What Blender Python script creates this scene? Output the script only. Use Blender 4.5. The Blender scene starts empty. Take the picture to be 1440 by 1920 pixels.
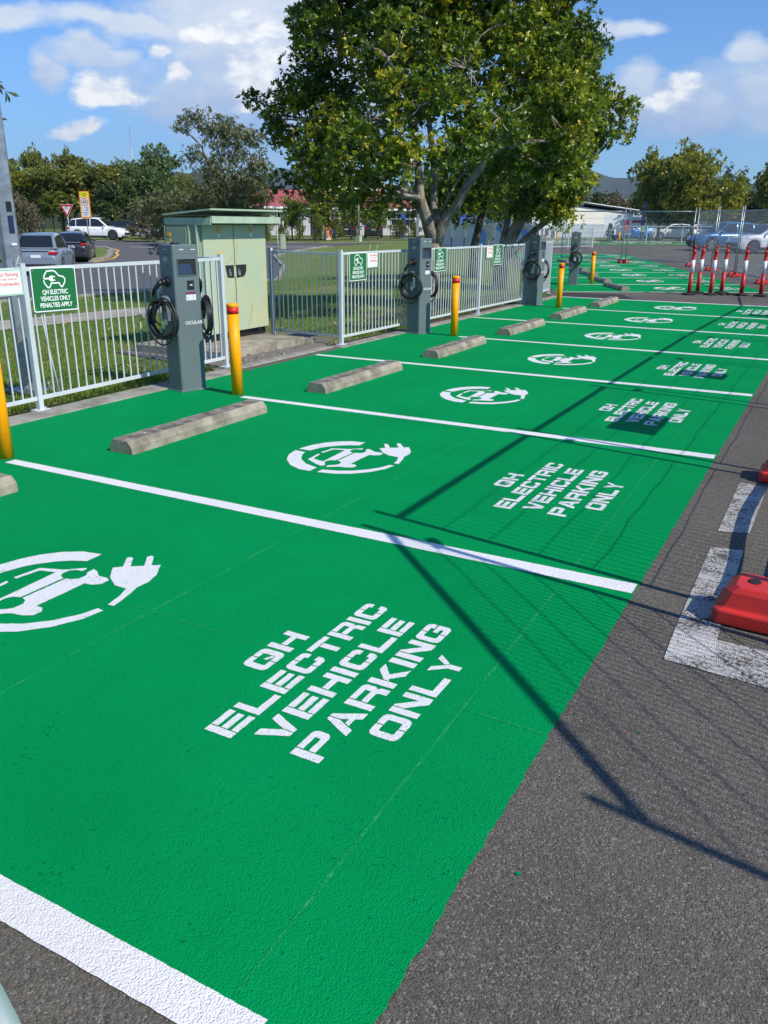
import bpy, bmesh, math, random
import numpy as np
from mathutils import Vector, Matrix
random.seed(5)
S = bpy.context.scene
COL = S.collection
R_ = math.radians
# ------------------------------------------------------------------ camera
cam_d = bpy.data.cameras.new('camera'); cam = bpy.data.objects.new('camera', cam_d); COL.objects.link(cam)
F_ = 1525.861
def camera_axes():
    vx = (-2260 - 720, 398 - 960); vy = (1602 - 720, 426 - 960)
    ax = -Vector((vx[0], -vx[1], -F_)); ax.normalize()
    ay = Vector((vy[0], -vy[1], -F_)); ay -= ay.dot(ax) * ax; ay.normalize()
    az = ax.cross(ay)
    return Matrix((ax, ay, az))
cam.matrix_world = Matrix.Translation((0, 0, 1.65)) @ camera_axes().to_4x4()
cam_d.sensor_fit = 'VERTICAL'; cam_d.sensor_height = 24; cam_d.lens = F_ / 1920 * 24
cam_d.clip_start = 0.05; cam_d.clip_end = 9000
S.camera = cam
# ------------------------------------------------------------------ sun, sky, exposure
SUN_EL = R_(43)
SDIR = Vector((0.986 * math.cos(SUN_EL), -0.168 * math.cos(SUN_EL), math.sin(SUN_EL)))
sd = bpy.data.lights.new('sun', 'SUN'); sd.energy = 4.9; sd.angle = R_(0.53); sd.color = (1.0, 0.93, 0.80)
so = bpy.data.objects.new('sun', sd); COL.objects.link(so)
so.rotation_euler = SDIR.to_track_quat('Z', 'Y').to_euler(); so.location = (20, -5, 20)
FW = Vector((-0.477, 0.879, 0)); RT = Vector((0.879, 0.477, 0))
w = bpy.data.worlds.new('World'); S.world = w; w.use_nodes = True
nt = w.node_tree; nt.nodes.clear()
N = nt.nodes.new; L = nt.links.new
def mnode(tree, op, a, b=None, c=None, clamp=False):
    n = tree.nodes.new('ShaderNodeMath'); n.operation = op; n.use_clamp = clamp
    for i, v in enumerate((a, b, c)):
        if v is None: continue
        if isinstance(v, (int, float)): n.inputs[i].default_value = v
        else: tree.links.new(v, n.inputs[i])
    return n.outputs[0]
def build_sky():
    M = lambda *a, **k: mnode(nt, *a, **k)
    sky = N('ShaderNodeTexSky'); sky.sky_type = 'NISHITA'; sky.sun_disc = False
    sky.sun_elevation = SUN_EL; sky.sun_rotation = math.atan2(SDIR.x, SDIR.y)
    sky.air_density = 1.0; sky.dust_density = 0.4; sky.ozone_density = 2.2
    tc = N('ShaderNodeTexCoord'); g = tc.outputs['Generated']
    def dot(v):
        n = N('ShaderNodeVectorMath'); n.operation = 'DOT_PRODUCT'; L(g, n.inputs[0]); n.inputs[1].default_value = v
        return n.outputs['Value']
    f = M('MAXIMUM', dot(FW), 0.05)
    a = M('DIVIDE', dot(RT), f); b = M('DIVIDE', dot((0, 0, 1)), f)
    cv = N('ShaderNodeCombineXYZ'); L(a, cv.inputs[0]); L(M('MULTIPLY', b, 1.7), cv.inputs[1])
    # warp
    wn = N('ShaderNodeTexNoise'); wn.inputs['Scale'].default_value = 9; wn.inputs['Detail'].default_value = 5; L(cv.outputs[0], wn.inputs['Vector'])
    sep = N('ShaderNodeSeparateColor'); L(wn.outputs['Color'], sep.inputs[0])
    aw = M('ADD', a, M('MULTIPLY', M('SUBTRACT', sep.outputs[0], 0.5), 0.10))
    bw = M('ADD', b, M('MULTIPLY', M('SUBTRACT', sep.outputs[1], 0.5), 0.055))
    def blob(ca, cb, ra, rb, flat=0.0):
        da = M('DIVIDE', M('SUBTRACT', aw, ca), ra)
        d0 = M('SUBTRACT', bw, cb)
        db = M('DIVIDE', d0, rb)
        s = M('ADD', M('MULTIPLY', da, da), M('MULTIPLY', db, db))
        if flat:   # a flatter base: below the centre the blob ends sooner
            neg = M('MINIMUM', d0, 0.0); nb = M('DIVIDE', neg, rb * flat)
            s = M('ADD', s, M('MULTIPLY', nb, nb))
        return M('SUBTRACT', 1.0, M('SQRT', s))
    def union(lst):
        r = lst[0]
        for x in lst[1:]: r = M('MAXIMUM', r, x)
        return r
    n1 = N('ShaderNodeTexNoise'); n1.inputs['Scale'].default_value = 20; n1.inputs['Detail'].default_value = 9; n1.inputs['Roughness'].default_value = 0.6
    L(cv.outputs[0], n1.inputs['Vector'])
    n2 = N('ShaderNodeTexNoise'); n2.inputs['Scale'].default_value = 7; n2.inputs['Detail'].default_value = 7; n2.inputs['Roughness'].default_value = 0.62
    L(cv.outputs[0], n2.inputs['Vector'])
    # crisp cumulus
    crisp = union([blob(-0.17, 0.195, 0.07, 0.020, .6), blob(-0.13, 0.165, 0.06, 0.018, .6), blob(-0.145, 0.118, 0.04, 0.016, .6), blob(-0.315, 0.139, 0.043, 0.030, .55), blob(-0.30, 0.132, 0.060, 0.014), blob(-0.335, 0.099, 0.040, 0.013, .7),
                   blob(-0.252, 0.182, 0.012, 0.010), blob(-0.233, 0.158, 0.012, 0.012), blob(-0.135, 0.142, 0.05, 0.032),
                   blob(0.325, 0.136, 0.022, 0.020, .6), blob(0.305, 0.126, 0.030, 0.012)])
    crisp = M('ADD', crisp, M('MULTIPLY', M('SUBTRACT', n1.outputs[0], 0.5), 1.9))
    mr = N('ShaderNodeMapRange'); mr.inputs[1].default_value = 0.04; mr.inputs[2].default_value = 0.48; L(crisp, mr.inputs[0]); dc = mr.outputs[0]
    # broad soft bank, grey below and brighter above
    soft = union([blob(-0.13, 0.195, 0.22, 0.085), blob(-0.165, 0.135, 0.13, 0.075), blob(-0.20, 0.115, 0.085, 0.028, .6), blob(-0.05, 0.13, 0.10, 0.06),
                  blob(-0.27, 0.205, 0.16, 0.018), blob(-0.31, 0.176, 0.07, 0.013), blob(-0.40, 0.205, 0.07, 0.016), blob(-0.375, 0.158, 0.022, 0.022),
                  blob(0.36, 0.118, 0.18, 0.036), blob(0.42, 0.14, 0.10, 0.045), blob(0.39, 0.178, 0.030, 0.030), blob(0.27, 0.15, 0.035, 0.022),
                  blob(0.26, 0.20, 0.05, 0.014), blob(0.0, 0.27, 0.35, 0.05)])
    soft = M('ADD', soft, M('MULTIPLY', M('SUBTRACT', n2.outputs[0], 0.5), 2.1))
    mr2 = N('ShaderNodeMapRange'); mr2.inputs[1].default_value = 0.02; mr2.inputs[2].default_value = 0.55; mr2.inputs[4].default_value = 0.86; L(soft, mr2.inputs[0]); ds = mr2.outputs[0]
    # faint general veil that thickens towards the horizon
    veil = M('MULTIPLY', M('SUBTRACT', 0.24, M('MINIMUM', M('MAXIMUM', b, 0.0), 0.24)), 1.6)
    tint = N('ShaderNodeVectorMath'); tint.operation = 'MULTIPLY'; L(sky.outputs[0], tint.inputs[0]); tint.inputs[1].default_value = (0.60, 1.0, 1.50)
    def mix(fac, c1, c2):
        m = N('ShaderNodeMix'); m.data_type = 'RGBA'
        L(fac, m.inputs[0])
        for s_, c in ((m.inputs[6], c1), (m.inputs[7], c2)):
            if isinstance(c, tuple): s_.default_value = c
            else: L(c, s_)
        return m.outputs[2]
    K = 8.6
    # shade of the bank: darker where the second noise is thick
    th = N('ShaderNodeMapRange'); th.inputs[1].default_value = 0.38; th.inputs[2].default_value = 0.60; L(n1.outputs[0], th.inputs[0])
    bank_lo = N('ShaderNodeMapRange'); bank_lo.inputs[1].default_value = 0.095; bank_lo.inputs[2].default_value = 0.20; L(bw, bank_lo.inputs[0])
    bl = M('ADD', M('MULTIPLY', th.outputs[0], 0.35), M('MULTIPLY', bank_lo.outputs[0], 0.75), clamp=True)
    bankcol = mix(bl, (0.42 * K, 0.56 * K, 0.86 * K, 1), (0.90 * K, 0.96 * K, 1.04 * K, 1))
    skyv = mix(veil, tint.outputs[0], (0.30 * K, 0.50 * K, 0.80 * K, 1))
    c = mix(ds, skyv, bankcol)
    cc = mix(th.outputs[0], (0.70 * K, 0.80 * K, 0.98 * K, 1), (1.22 * K, 1.22 * K, 1.20 * K, 1))
    c = mix(dc, c, cc)
    # a gentle push of the clear sky towards the photograph's azure
    bg = N('ShaderNodeBackground'); bg.inputs['Strength'].default_value = 0.105; L(c, bg.inputs[0])
    out = N('ShaderNodeOutputWorld'); L(bg.outputs[0], out.inputs[0])
build_sky()
S.view_settings.view_transform = 'Standard'; S.view_settings.look = 'None'
S.view_settings.exposure = 0.08; S.view_settings.gamma = 1.0
S.view_settings.use_curve_mapping = False
S.render.engine = 'CYCLES'
S.cycles.max_bounces = 7; S.cycles.transparent_max_bounces = 8
try: S.cycles.volume_bounces = 0
except Exception: pass

# ------------------------------------------------------------------ terrain height
def sstep(x): x = min(max(x, 0), 1); return x * x * (3 - 2 * x)
def TH(x, y):
    D = -.477 * x + .879 * y
    r = .0095 * min(max(D - 23, 0), 38)
    u = -6.6 - x if y < 20.5 else -((x + 6.6) * .857 + (y - 20.5) * .515)
    return r - 0.55 * math.exp(-((x + 33) ** 2 + (y - 29) ** 2) / 450.0) * sstep(u / 7)
def loc(px, D, dz=0.0):
    """a ground point D metres ahead and at the lateral bearing px (bearing table of my survey)"""
    a = (px - 720) * 0.000622
    p = FW * D + RT * (a * D)
    return Vector((p.x, p.y, TH(p.x, p.y) + dz))
# ------------------------------------------------------------------ helpers
def tag(o, label=None, cat=None, group=None, kind=None):
    if label: o['label'] = label
    if cat: o['category'] = cat
    if group: o['group'] = group
    if kind: o['kind'] = kind
    return o
def empty(name, loc_, rz=0, label=None, cat=None, group=None):
    o = bpy.data.objects.new(name, None); COL.objects.link(o); o.empty_display_size = .2
    o.location = loc_; o.rotation_euler = (0, 0, rz)
    return tag(o, label, cat, group)
def copy_tree(o, parent=None):
    c = o.copy(); COL.objects.link(c); c.parent = parent
    for ch in list(o.children): copy_tree(ch, c)
    return c
class MB:
    def __init__(s): s.v = []; s.f = []; s.m = []; s.mi = 0; s.sm = []; s.smooth = False
    def face(s, idx): s.f.append(idx); s.m.append(s.mi); s.sm.append(s.smooth)
    def poly(s, pts):
        n = len(s.v); s.v += [tuple(p) for p in pts]; s.face(list(range(n, n + len(pts))))
    def box(s, c, d, rz=0, taper=0.0, ch=0.0):
        n = len(s.v); x, y, z = d[0] / 2, d[1] / 2, d[2] / 2; ca, sa = math.cos(rz), math.sin(rz)
        for k in (-1, 1):
            q = 1 - taper if k > 0 else 1
            for i, j in ((-1, -1), (1, -1), (1, 1), (-1, 1)):
                px, py = i * x * q, j * y * q
                s.v.append((c[0] + px * ca - py * sa, c[1] + px * sa + py * ca, c[2] + k * z))
        for q in ((3, 2, 1, 0), (4, 5, 6, 7), (0, 1, 5, 4), (1, 2, 6, 5), (2, 3, 7, 6), (3, 0, 4, 7)): s.face([n + i for i in q])
        return s
    def prism(s, poly, z0, z1, cap0=True):
        n = len(s.v); k = len(poly)
        s.v += [(p[0], p[1], z0) for p in poly] + [(p[0], p[1], z1) for p in poly]
        if cap0: s.face([n + i for i in range(k)][::-1])
        s.face([n + k + i for i in range(k)])
        for i in range(k): j = (i + 1) % k; s.face([n + i, n + j, n + k + j, n + k + i])
        return s
    def rings(s, rings, closed=True, cap=True, smooth=True):
        n = len(s.v); k = len(rings[0]); old = s.smooth; s.smooth = smooth
        for r in rings: s.v += [tuple(p) for p in r]
        for a in range(len(rings) - 1):
            for i in range(k if closed else k - 1):
                j = (i + 1) % k; s.face([n + a * k + i, n + a * k + j, n + (a + 1) * k + j, n + (a + 1) * k + i])
        s.smooth = False
        if cap:
            s.face([n + i for i in range(k)][::-1]); s.face([n + (len(rings) - 1) * k + i for i in range(k)])
        s.smooth = old
        return s
    def tube(s, pts, r, n=8, cap=True, smooth=True):
        pts = [Vector(p) for p in pts]; rr = r if isinstance(r, (list, tuple)) else [r] * len(pts)
        up = Vector((0, 0, 1)); rings = []; prev = None
        for i, p in enumerate(pts):
            t = (pts[min(i + 1, len(pts) - 1)] - pts[max(i - 1, 0)]).normalized()
            a = prev if prev is not None else (Vector((1, 0, 0)) if abs(t.z) > .9 else up)
            u = (a - t * a.dot(t)); u = u.normalized() if u.length > 1e-6 else t.orthogonal().normalized()
            v = t.cross(u); prev = u
            rings.append([p + (u * math.cos(2 * math.pi * q / n) + v * math.sin(2 * math.pi * q / n)) * rr[i] for q in range(n)])
        return s.rings(rings, cap=cap, smooth=smooth)
    def lathe(s, prof, c=(0, 0, 0), n=20, smooth=True):
        rings = [[(c[0] + r * math.cos(2 * math.pi * q / n), c[1] + r * math.sin(2 * math.pi * q / n), c[2] + z) for q in range(n)] for r, z in prof]
        return s.rings(rings, smooth=smooth)
    def build(s, name, mat, parent=None, loc_=None, bevel=0.0, seg=2, autos=False):
        me = bpy.data.meshes.new(name); me.from_pydata(s.v, [], s.f)
        for m in (mat if isinstance(mat, (list, tuple)) else [mat]): me.materials.append(m)
        me.polygons.foreach_set('material_index', s.m); me.polygons.foreach_set('use_smooth', s.sm); me.update()
        o = bpy.data.objects.new(name, me); COL.objects.link(o)
        if parent: o.parent = parent
        if loc_ is not None: o.location = loc_
        if bevel:
            b = o.modifiers.new('bevel', 'BEVEL'); b.width = bevel; b.segments = seg; b.limit_method = 'ANGLE'; b.angle_limit = R_(40)
        return o
# ------------------------------------------------------------------ materials
def mat(name, col, rough=0.6, metal=0.0, spec=0.5, var=0.0, scale=8.0, bump=0.0, bscale=60.0, coat=0.0, col2=None, emis=0.0, det=4.0, lo=.4, hi=.62):
    m = bpy.data.materials.new(name); m.use_nodes = True; t = m.node_tree; b = t.nodes['Principled BSDF']
    b.inputs['Roughness'].default_value = rough; b.inputs['Metallic'].default_value = metal
    b.inputs['Specular IOR Level'].default_value = spec; b.inputs['Coat Weight'].default_value = coat
    c = (col[0], col[1], col[2], 1); b.inputs['Base Color'].default_value = c
    tc = t.nodes.new('ShaderNodeTexCoord')
    if var or col2:
        n = t.nodes.new('ShaderNodeTexNoise'); n.inputs['Scale'].default_value = scale; n.inputs['Detail'].default_value = det; n.inputs['Roughness'].default_value = .6
        t.links.new(tc.outputs['Object'], n.inputs['Vector'])
        mr = t.nodes.new('ShaderNodeMapRange'); mr.inputs[1].default_value = lo; mr.inputs[2].default_value = hi; t.links.new(n.outputs[0], mr.inputs[0])
        mx = t.nodes.new('ShaderNodeMix'); mx.data_type = 'RGBA'; t.links.new(mr.outputs[0], mx.inputs[0])
        c2 = col2 if col2 else tuple(x * (1 - var) for x in col)
        mx.inputs[6].default_value = c; mx.inputs[7].default_value = (c2[0], c2[1], c2[2], 1)
        t.links.new(mx.outputs[2], b.inputs['Base Color'])
    if bump:
        n = t.nodes.new('ShaderNodeTexNoise'); n.inputs['Scale'].default_value = bscale; n.inputs['Detail'].default_value = 3
        t.links.new(tc.outputs['Object'], n.inputs['Vector'])
        bp = t.nodes.new('ShaderNodeBump'); bp.inputs['Distance'].default_value = bump; t.links.new(n.outputs[0], bp.inputs['Height']); t.links.new(bp.outputs[0], b.inputs['Normal'])
    if emis:
        b.inputs['Emission Color'].default_value = c; b.inputs['Emission Strength'].default_value = emis
    return m
def paved(name, base, chips=None, chipamt=0.0, blotch=None, rough=.85, bumpd=.003, wear=None, pit=None, macro=0.0, spec=.12, vsc=190):
    """asphalt and the paint that lies on it: one shared aggregate relief"""
    m = bpy.data.materials.new(name); m.use_nodes = True; t = m.node_tree; b = t.nodes['Principled BSDF']
    b.inputs['Roughness'].default_value = rough; b.inputs['Specular IOR Level'].default_value = spec
    g = t.nodes.new('ShaderNodeNewGeometry'); P = g.outputs['Position']
    def noise(sc, det=3, rg=.55):
        n = t.nodes.new('ShaderNodeTexNoise'); n.inputs['Scale'].default_value = sc; n.inputs['Detail'].default_value = det; n.inputs['Roughness'].default_value = rg
        t.links.new(P, n.inputs['Vector']); return n.outputs[0]
    def mr(x, a, b_, c=0, d=1):
        n = t.nodes.new('ShaderNodeMapRange'); t.links.new(x, n.inputs[0])
        for i, v in enumerate((a, b_, c, d)): n.inputs[i + 1].default_value = v
        return n.outputs[0]
    def mix(f, a, b_):
        n = t.nodes.new('ShaderNodeMix'); n.data_type = 'RGBA'; t.links.new(f, n.inputs[0])
        for s_, c in ((n.inputs[6], a), (n.inputs[7], b_)):
            if isinstance(c, tuple): s_.default_value = (c[0], c[1], c[2], 1)
            else: t.links.new(c, s_)
        return n.outputs[2]
    vo = t.nodes.new('ShaderNodeTexVoronoi'); vo.inputs['Scale'].default_value = vsc; t.links.new(P, vo.inputs['Vector'])
    fine = noise(260, 2); mid = noise(55, 3)
    h = mnode(t, 'ADD', mnode(t, 'MULTIPLY', vo.outputs['Distance'], -1.0), mnode(t, 'ADD', mnode(t, 'MULTIPLY', fine, .7), mnode(t, 'MULTIPLY', mid, 1.2)))
    col = base
    if blotch: col = mix(mr(noise(1.3, 5, .65), .35, .68), col, blotch)
    if macro: col = mix(mr(noise(.35, 4), .35, .65, 0, macro), col, tuple(min(1, c * 1.6) for c in base))
    if chips:
        sp = t.nodes.new('ShaderNodeSeparateColor'); t.links.new(vo.outputs['Color'], sp.inputs[0])
        col = mix(mr(sp.outputs[0], 1 - chipamt - .06, 1 - chipamt + .02), col, chips)
        col = mix(mr(sp.outputs[1], .5, .95, 0, .6), col, tuple(c * .35 for c in base))
    if pit: col = mix(mr(mnode(t, 'ADD', noise(75, 2), mnode(t, 'MULTIPLY', noise(4, 2), .25)), .80, .86), col, pit)
    if wear:
        f = mr(mnode(t, 'ADD', mnode(t, 'MULTIPLY', noise(70, 4, .7), .75), mnode(t, 'MULTIPLY', noise(7, 5), .40)), wear[1], wear[2])
        col = mix(f, col, wear[0])
    if isinstance(col, tuple): b.inputs['Base Color'].default_value = (*col, 1)
    else: t.links.new(col, b.inputs['Base Color'])
    bp = t.nodes.new('ShaderNodeBump'); bp.inputs['Distance'].default_value = bumpd; bp.inputs['Strength'].default_value = 1.0
    t.links.new(h, bp.inputs['Height']); t.links.new(bp.outputs[0], b.inputs['Normal'])
    return m
M = {}
ASP = (.098, .090, .077)
M['asphalt'] = paved('asphalt', ASP, chips=(.23, .215, .19), chipamt=.13, blotch=(.135, .122, .108), bumpd=.0028, macro=.9)
M['asphalt_dark'] = paved('asphalt_patch', (.05, .05, .053), chips=(.16, .15, .14), chipamt=.04, blotch=(.06, .06, .062), bumpd=.003)
M['road'] = paved('road_asphalt', (.115, .115, .122), chips=(.22, .21, .2), chipamt=.03, blotch=(.14, .14, .147), bumpd=.002)
M['green'] = paved('green_paint', (.0, .275, .078), blotch=(.0, .238, .065), pit=(.0, .13, .04), bumpd=.0024, rough=.8, spec=.04)
M['white_line'] = paved('white_paint', (.80, .80, .81), blotch=(.72, .72, .74), bumpd=.0028, rough=.7)
M['stencil'] = paved('stencil_paint', (.74, .75, .76), wear=((.30, .50, .40), .64, .76), bumpd=.0028, rough=.75)
M['old_line'] = paved('worn_white_paint', (.50, .49, .47), wear=((.11, .10, .09), .56, .66), bumpd=.0045, rough=.85)
M['old_line2'] = paved('thick_old_white_paint', (.62, .61, .58), wear=((.18, .17, .16), .63, .72), bumpd=.005, rough=.85)
M['chalk'] = paved('chalk_line', (.030, .32, .13), wear=((.0, .265, .075), .47, .56), bumpd=.0028)
M['conc'] = mat('concrete', (.37, .335, .26), .9, col2=(.17, .15, .115), scale=5.0, bump=.004, bscale=45, det=8, lo=.38, hi=.66)
M['conc_top'] = mat('weathered_concrete', (.27, .245, .20), .9, col2=(.10, .09, .075), scale=9, bump=.004, bscale=60, det=9, lo=.42, hi=.6)
M['kerb'] = mat('kerb_concrete', (.33, .31, .27), .9, col2=(.19, .18, .15), scale=4, bump=.003, bscale=80, det=8)
M['path'] = mat('path_concrete', (.40, .355, .29), .9, var=.25, scale=2, bump=.002, bscale=50)
M['grass'] = mat('lawn', (.10, .17, .014), .9, col2=(.19, .185, .05), scale=.9, bump=.03, bscale=30, det=8, lo=.42, hi=.68)
M['blade'] = None
M['gravel'] = mat('gravel', (.30, .27, .23), .95, col2=(.08, .07, .06), scale=60, bump=.02, bscale=60, det=3)
M['mulch'] = mat('mulch', (.12, .07, .045), .95, col2=(.05, .035, .025), scale=20, bump=.02, bscale=40)
M['fence'] = mat('pale_powder_coat', (.56, .61, .64), .35, spec=.5, var=.1, scale=3)
M['galv'] = mat('galvanised_steel', (.42, .45, .47), .42, metal=.65, col2=(.27, .30, .32), scale=9, det=6)
M['charger'] = mat('blue_grey_coated_steel', (.125, .165, .175), .42, spec=.4, var=.08, scale=4)
M['black'] = mat('black_plastic', (.012, .012, .014), .45)
M['cable'] = mat('black_rubber', (.016, .016, .018), .5)
M['rubber'] = mat('rubber_base', (.02, .02, .02), .8, var=.3, scale=12)
M['screen'] = mat('dark_glass_screen', (.03, .055, .11), .12, spec=.6)
M['labelw'] = mat('white_label', (.72, .73, .74), .5)
M['labelg'] = mat('grey_label', (.32, .34, .35), .5)
M['purple'] = mat('purple_label', (.16, .02, .10), .5)
M['amber'] = mat('orange_label', (.75, .36, .05), .5)
M['yellow'] = mat('yellow_bollard_paint', (.95, .37, .0), .42, spec=.3, col2=(.70, .26, .005), scale=14, det=9, lo=.58, hi=.74)
M['redband'] = mat('red_reflective_band', (.72, .01, .01), .4)
M['redplastic'] = mat('red_plastic', (.60, .022, .018), .45, col2=(.40, .02, .02), scale=5, det=8)
M['redblock'] = mat('scuffed_red_plastic', (.66, .028, .02), .45, col2=(.46, .03, .026), scale=6, bump=.001, bscale=90, det=9)
M['whitep'] = mat('white_reflective_sleeve', (.72, .74, .76), .35)
M['signgreen'] = mat('green_sign_face', (.012, .15, .042), .4)
M['signwhite'] = mat('white_sign_face', (.78, .80, .81), .4)
M['paper'] = mat('paper', (.76, .80, .80), .6)
M['redtext'] = mat('red_print', (.75, .16, .15), .6)
M['papergreen'] = mat('green_print', (.12, .42, .22), .6)
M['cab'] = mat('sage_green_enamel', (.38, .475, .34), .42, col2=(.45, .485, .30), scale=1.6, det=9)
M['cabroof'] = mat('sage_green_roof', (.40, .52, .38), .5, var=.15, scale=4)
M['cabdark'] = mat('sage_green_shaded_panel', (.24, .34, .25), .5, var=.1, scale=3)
M['rust'] = mat('cream_scuffed_enamel', (.44, .43, .25), .6, var=.1, scale=7)
M['brass'] = mat('brass_padlock', (.45, .38, .2), .35, metal=.6)
M['dark'] = mat('dark_void', (.01, .012, .012), .8)
M['bark'] = mat('grey_bark', (.30, .27, .225), .9, col2=(.11, .10, .085), scale=6, bump=.02, bscale=18, det=8)
M['bark2'] = mat('brown_bark', (.12, .095, .07), .9, col2=(.07, .055, .04), scale=6, bump=.02, bscale=14)
M['tyre'] = mat('tyre_rubber', (.014, .014, .015), .75)
M['rim'] = mat('alloy_rim', (.55, .56, .58), .3, metal=.7)
M['rimdark'] = mat('dark_alloy', (.10, .10, .11), .35, metal=.6)
M['glass'] = mat('tinted_glass', (.012, .016, .018), .06, spec=.9)
M['trim'] = mat('black_trim', (.018, .018, .019), .5)
M['lampred'] = mat('red_lens', (.42, .008, .012), .15, spec=.7)
M['lampwhite'] = mat('clear_lens', (.6, .62, .65), .1, spec=.8)
def paint(name, c, metal=.35): return mat(name, c, .28, metal=metal, coat=.8, spec=.5)
M['silver'] = paint('silver_car_paint', (.24, .30, .36)); M['charcoal'] = paint('charcoal_car_paint', (.035, .037, .044))
M['white'] = paint('white_car_paint', (.78, .79, .80), 0); M['blue'] = paint('blue_car_paint', (.045, .16, .33)); M['pearl'] = paint('pearl_car_paint', (.68, .71, .74), 0)
M['skyblue'] = paint('bright_blue_car_paint', (.02, .22, .68), .1)
M['wall'] = mat('pale_wall', (.55, .56, .58), .8, var=.1, scale=1); M['wallw'] = mat('cream_white_wall', (.74, .72, .66), .8, var=.06, scale=.5)
M['wallb'] = mat('pale_blue_wall', (.45, .52, .60), .8, var=.1, scale=.8)
M['roofred'] = mat('red_metal_roof', (.40, .085, .085), .6, var=.15, scale=2); M['fascia'] = mat('white_fascia', (.75, .76, .78), .6)
M['darkred'] = mat('dark_red_panel', (.22, .02, .03), .6)
M['blackfence'] = mat('black_fence_steel', (.014, .014, .016), .5)
M['navy'] = mat('navy_panel', (.012, .02, .075), .5); M['wave'] = mat('wave_blue_paint', (.16, .30, .55), .7); M['wavey'] = mat('wave_yellow_paint', (.62, .42, .10), .7); M['bluep'] = mat('blue_sign_panel', (.03, .10, .50), .5)
M['orange'] = mat('orange_faded_panel', (.78, .25, .12), .7, col2=(.75, .55, .45), scale=1.2, det=5)
M['yellowline'] = mat('yellow_kerb_paint', (.75, .43, .03), .7, var=.15, scale=5)
M['signorange'] = mat('orange_sign_border', (.85, .33, .02), .5); M['signyellow'] = mat('yellow_sign_face', (.85, .72, .02), .5)
M['signred'] = mat('red_sign_border', (.55, .02, .03), .5); M['black_t'] = mat('black_print', (.02, .02, .02), .6)
def leafmat(name, stops, trans=.28, rough=.42, spec=.5):
    m = bpy.data.materials.new(name); m.use_nodes = True; t = m.node_tree; b = t.nodes['Principled BSDF']
    b.inputs['Roughness'].default_value = rough; b.inputs['Specular IOR Level'].default_value = spec
    at = t.nodes.new('ShaderNodeAttribute'); at.attribute_name = 'tint'
    cr = t.nodes.new('ShaderNodeValToRGB'); t.links.new(at.outputs['Fac'], cr.inputs[0])
    e = cr.color_ramp.elements
    while len(e) < len(stops): e.new(.5)
    for el, (p, c) in zip(e, stops): el.position = p; el.color = (*c, 1)
    t.links.new(cr.outputs[0], b.inputs['Base Color'])
    tr = t.nodes.new('ShaderNodeBsdfTranslucent')
    hs = t.nodes.new('ShaderNodeHueSaturation'); hs.inputs['Value'].default_value = 1.5; hs.inputs['Hue'].default_value = .485; t.links.new(cr.outputs[0], hs.inputs['Color']); t.links.new(hs.outputs[0], tr.inputs[0])
    mx = t.nodes.new('ShaderNodeMixShader'); mx.inputs[0].default_value = trans
    t.links.new(b.outputs[0], mx.inputs[1]); t.links.new(tr.outputs[0], mx.inputs[2]); t.links.new(mx.outputs[0], t.nodes['Material Output'].inputs[0])
    return m
M['leaf'] = leafmat('broad_leaf', [(0, (.040, .090, .008)), (.35, (.125, .20, .012)), (.65, (.28, .33, .018)), (1, (.52, .42, .03))], .24, .36)
M['gumleaf'] = leafmat('drooping_leaf', [(0, (.08, .11, .04)), (.5, (.14, .165, .06)), (.85, (.22, .20, .08)), (1, (.25, .14, .06))], .3)
M['leaf2'] = leafmat('far_leaf', [(0, (.075, .11, .014)), (.5, (.17, .19, .026)), (.85, (.25, .26, .034)), (1, (.33, .29, .05))], .3)
M['leaf_light'] = leafmat('light_far_leaf', [(0, (.075, .125, .035)), (.5, (.12, .18, .05)), (1, (.18, .23, .07))], .3)
M['leaf_yel'] = leafmat('yellow_green_leaf', [(0, (.11, .15, .016)), (.5, (.24, .26, .025)), (1, (.45, .35, .035))], .34)
M['leaf_dark'] = leafmat('dark_far_leaf', [(0, (.035, .062, .014)), (.5, (.075, .11, .02)), (1, (.13, .16, .028))], .25)
M['leaf_dry'] = leafmat('dry_shrub_leaf', [(0, (.10, .10, .04)), (.5, (.16, .13, .065)), (1, (.25, .17, .10))], .25)
M['blade'] = leafmat('grass_blade', [(0, (.09, .19, .012)), (.5, (.155, .27, .018)), (1, (.32, .31, .08))], .4)
M['litter'] = leafmat('fallen_leaf', [(0, (.25, .13, .06)), (.5, (.40, .25, .12)), (1, (.55, .42, .22))], .1)

# ------------------------------------------------------------------ ground and sheets
def gridlines(a, b, fine0, fine1, st):
    v = list(np.arange(fine0, fine1 + .01, st)); s = st; x = fine0
    while x > a: s *= 1.35; x -= s; v.insert(0, max(x, a))
    s = st; x = fine1
    while x < b: s *= 1.35; x += s; v.append(min(x, b))
    return v
GX = gridlines(-4200, 4200, -84, 34, 1.0); GY = gridlines(-3000, 5200, -10, 96, 1.0)
def make_ground():
    nx, ny = len(GX), len(GY)
    v = [(x, y, TH(x, y) - .012) for y in GY for x in GX]
    f = [(j * nx + i, j * nx + i + 1, (j + 1) * nx + i + 1, (j + 1) * nx + i) for j in range(ny - 1) for i in range(nx - 1)]
    me = bpy.data.meshes.new('ground'); me.from_pydata(v, [], f); me.materials.append(M['grass'])
    o = bpy.data.objects.new('ground', me); COL.objects.link(o); tag(o, kind='structure')
make_ground()
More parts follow.
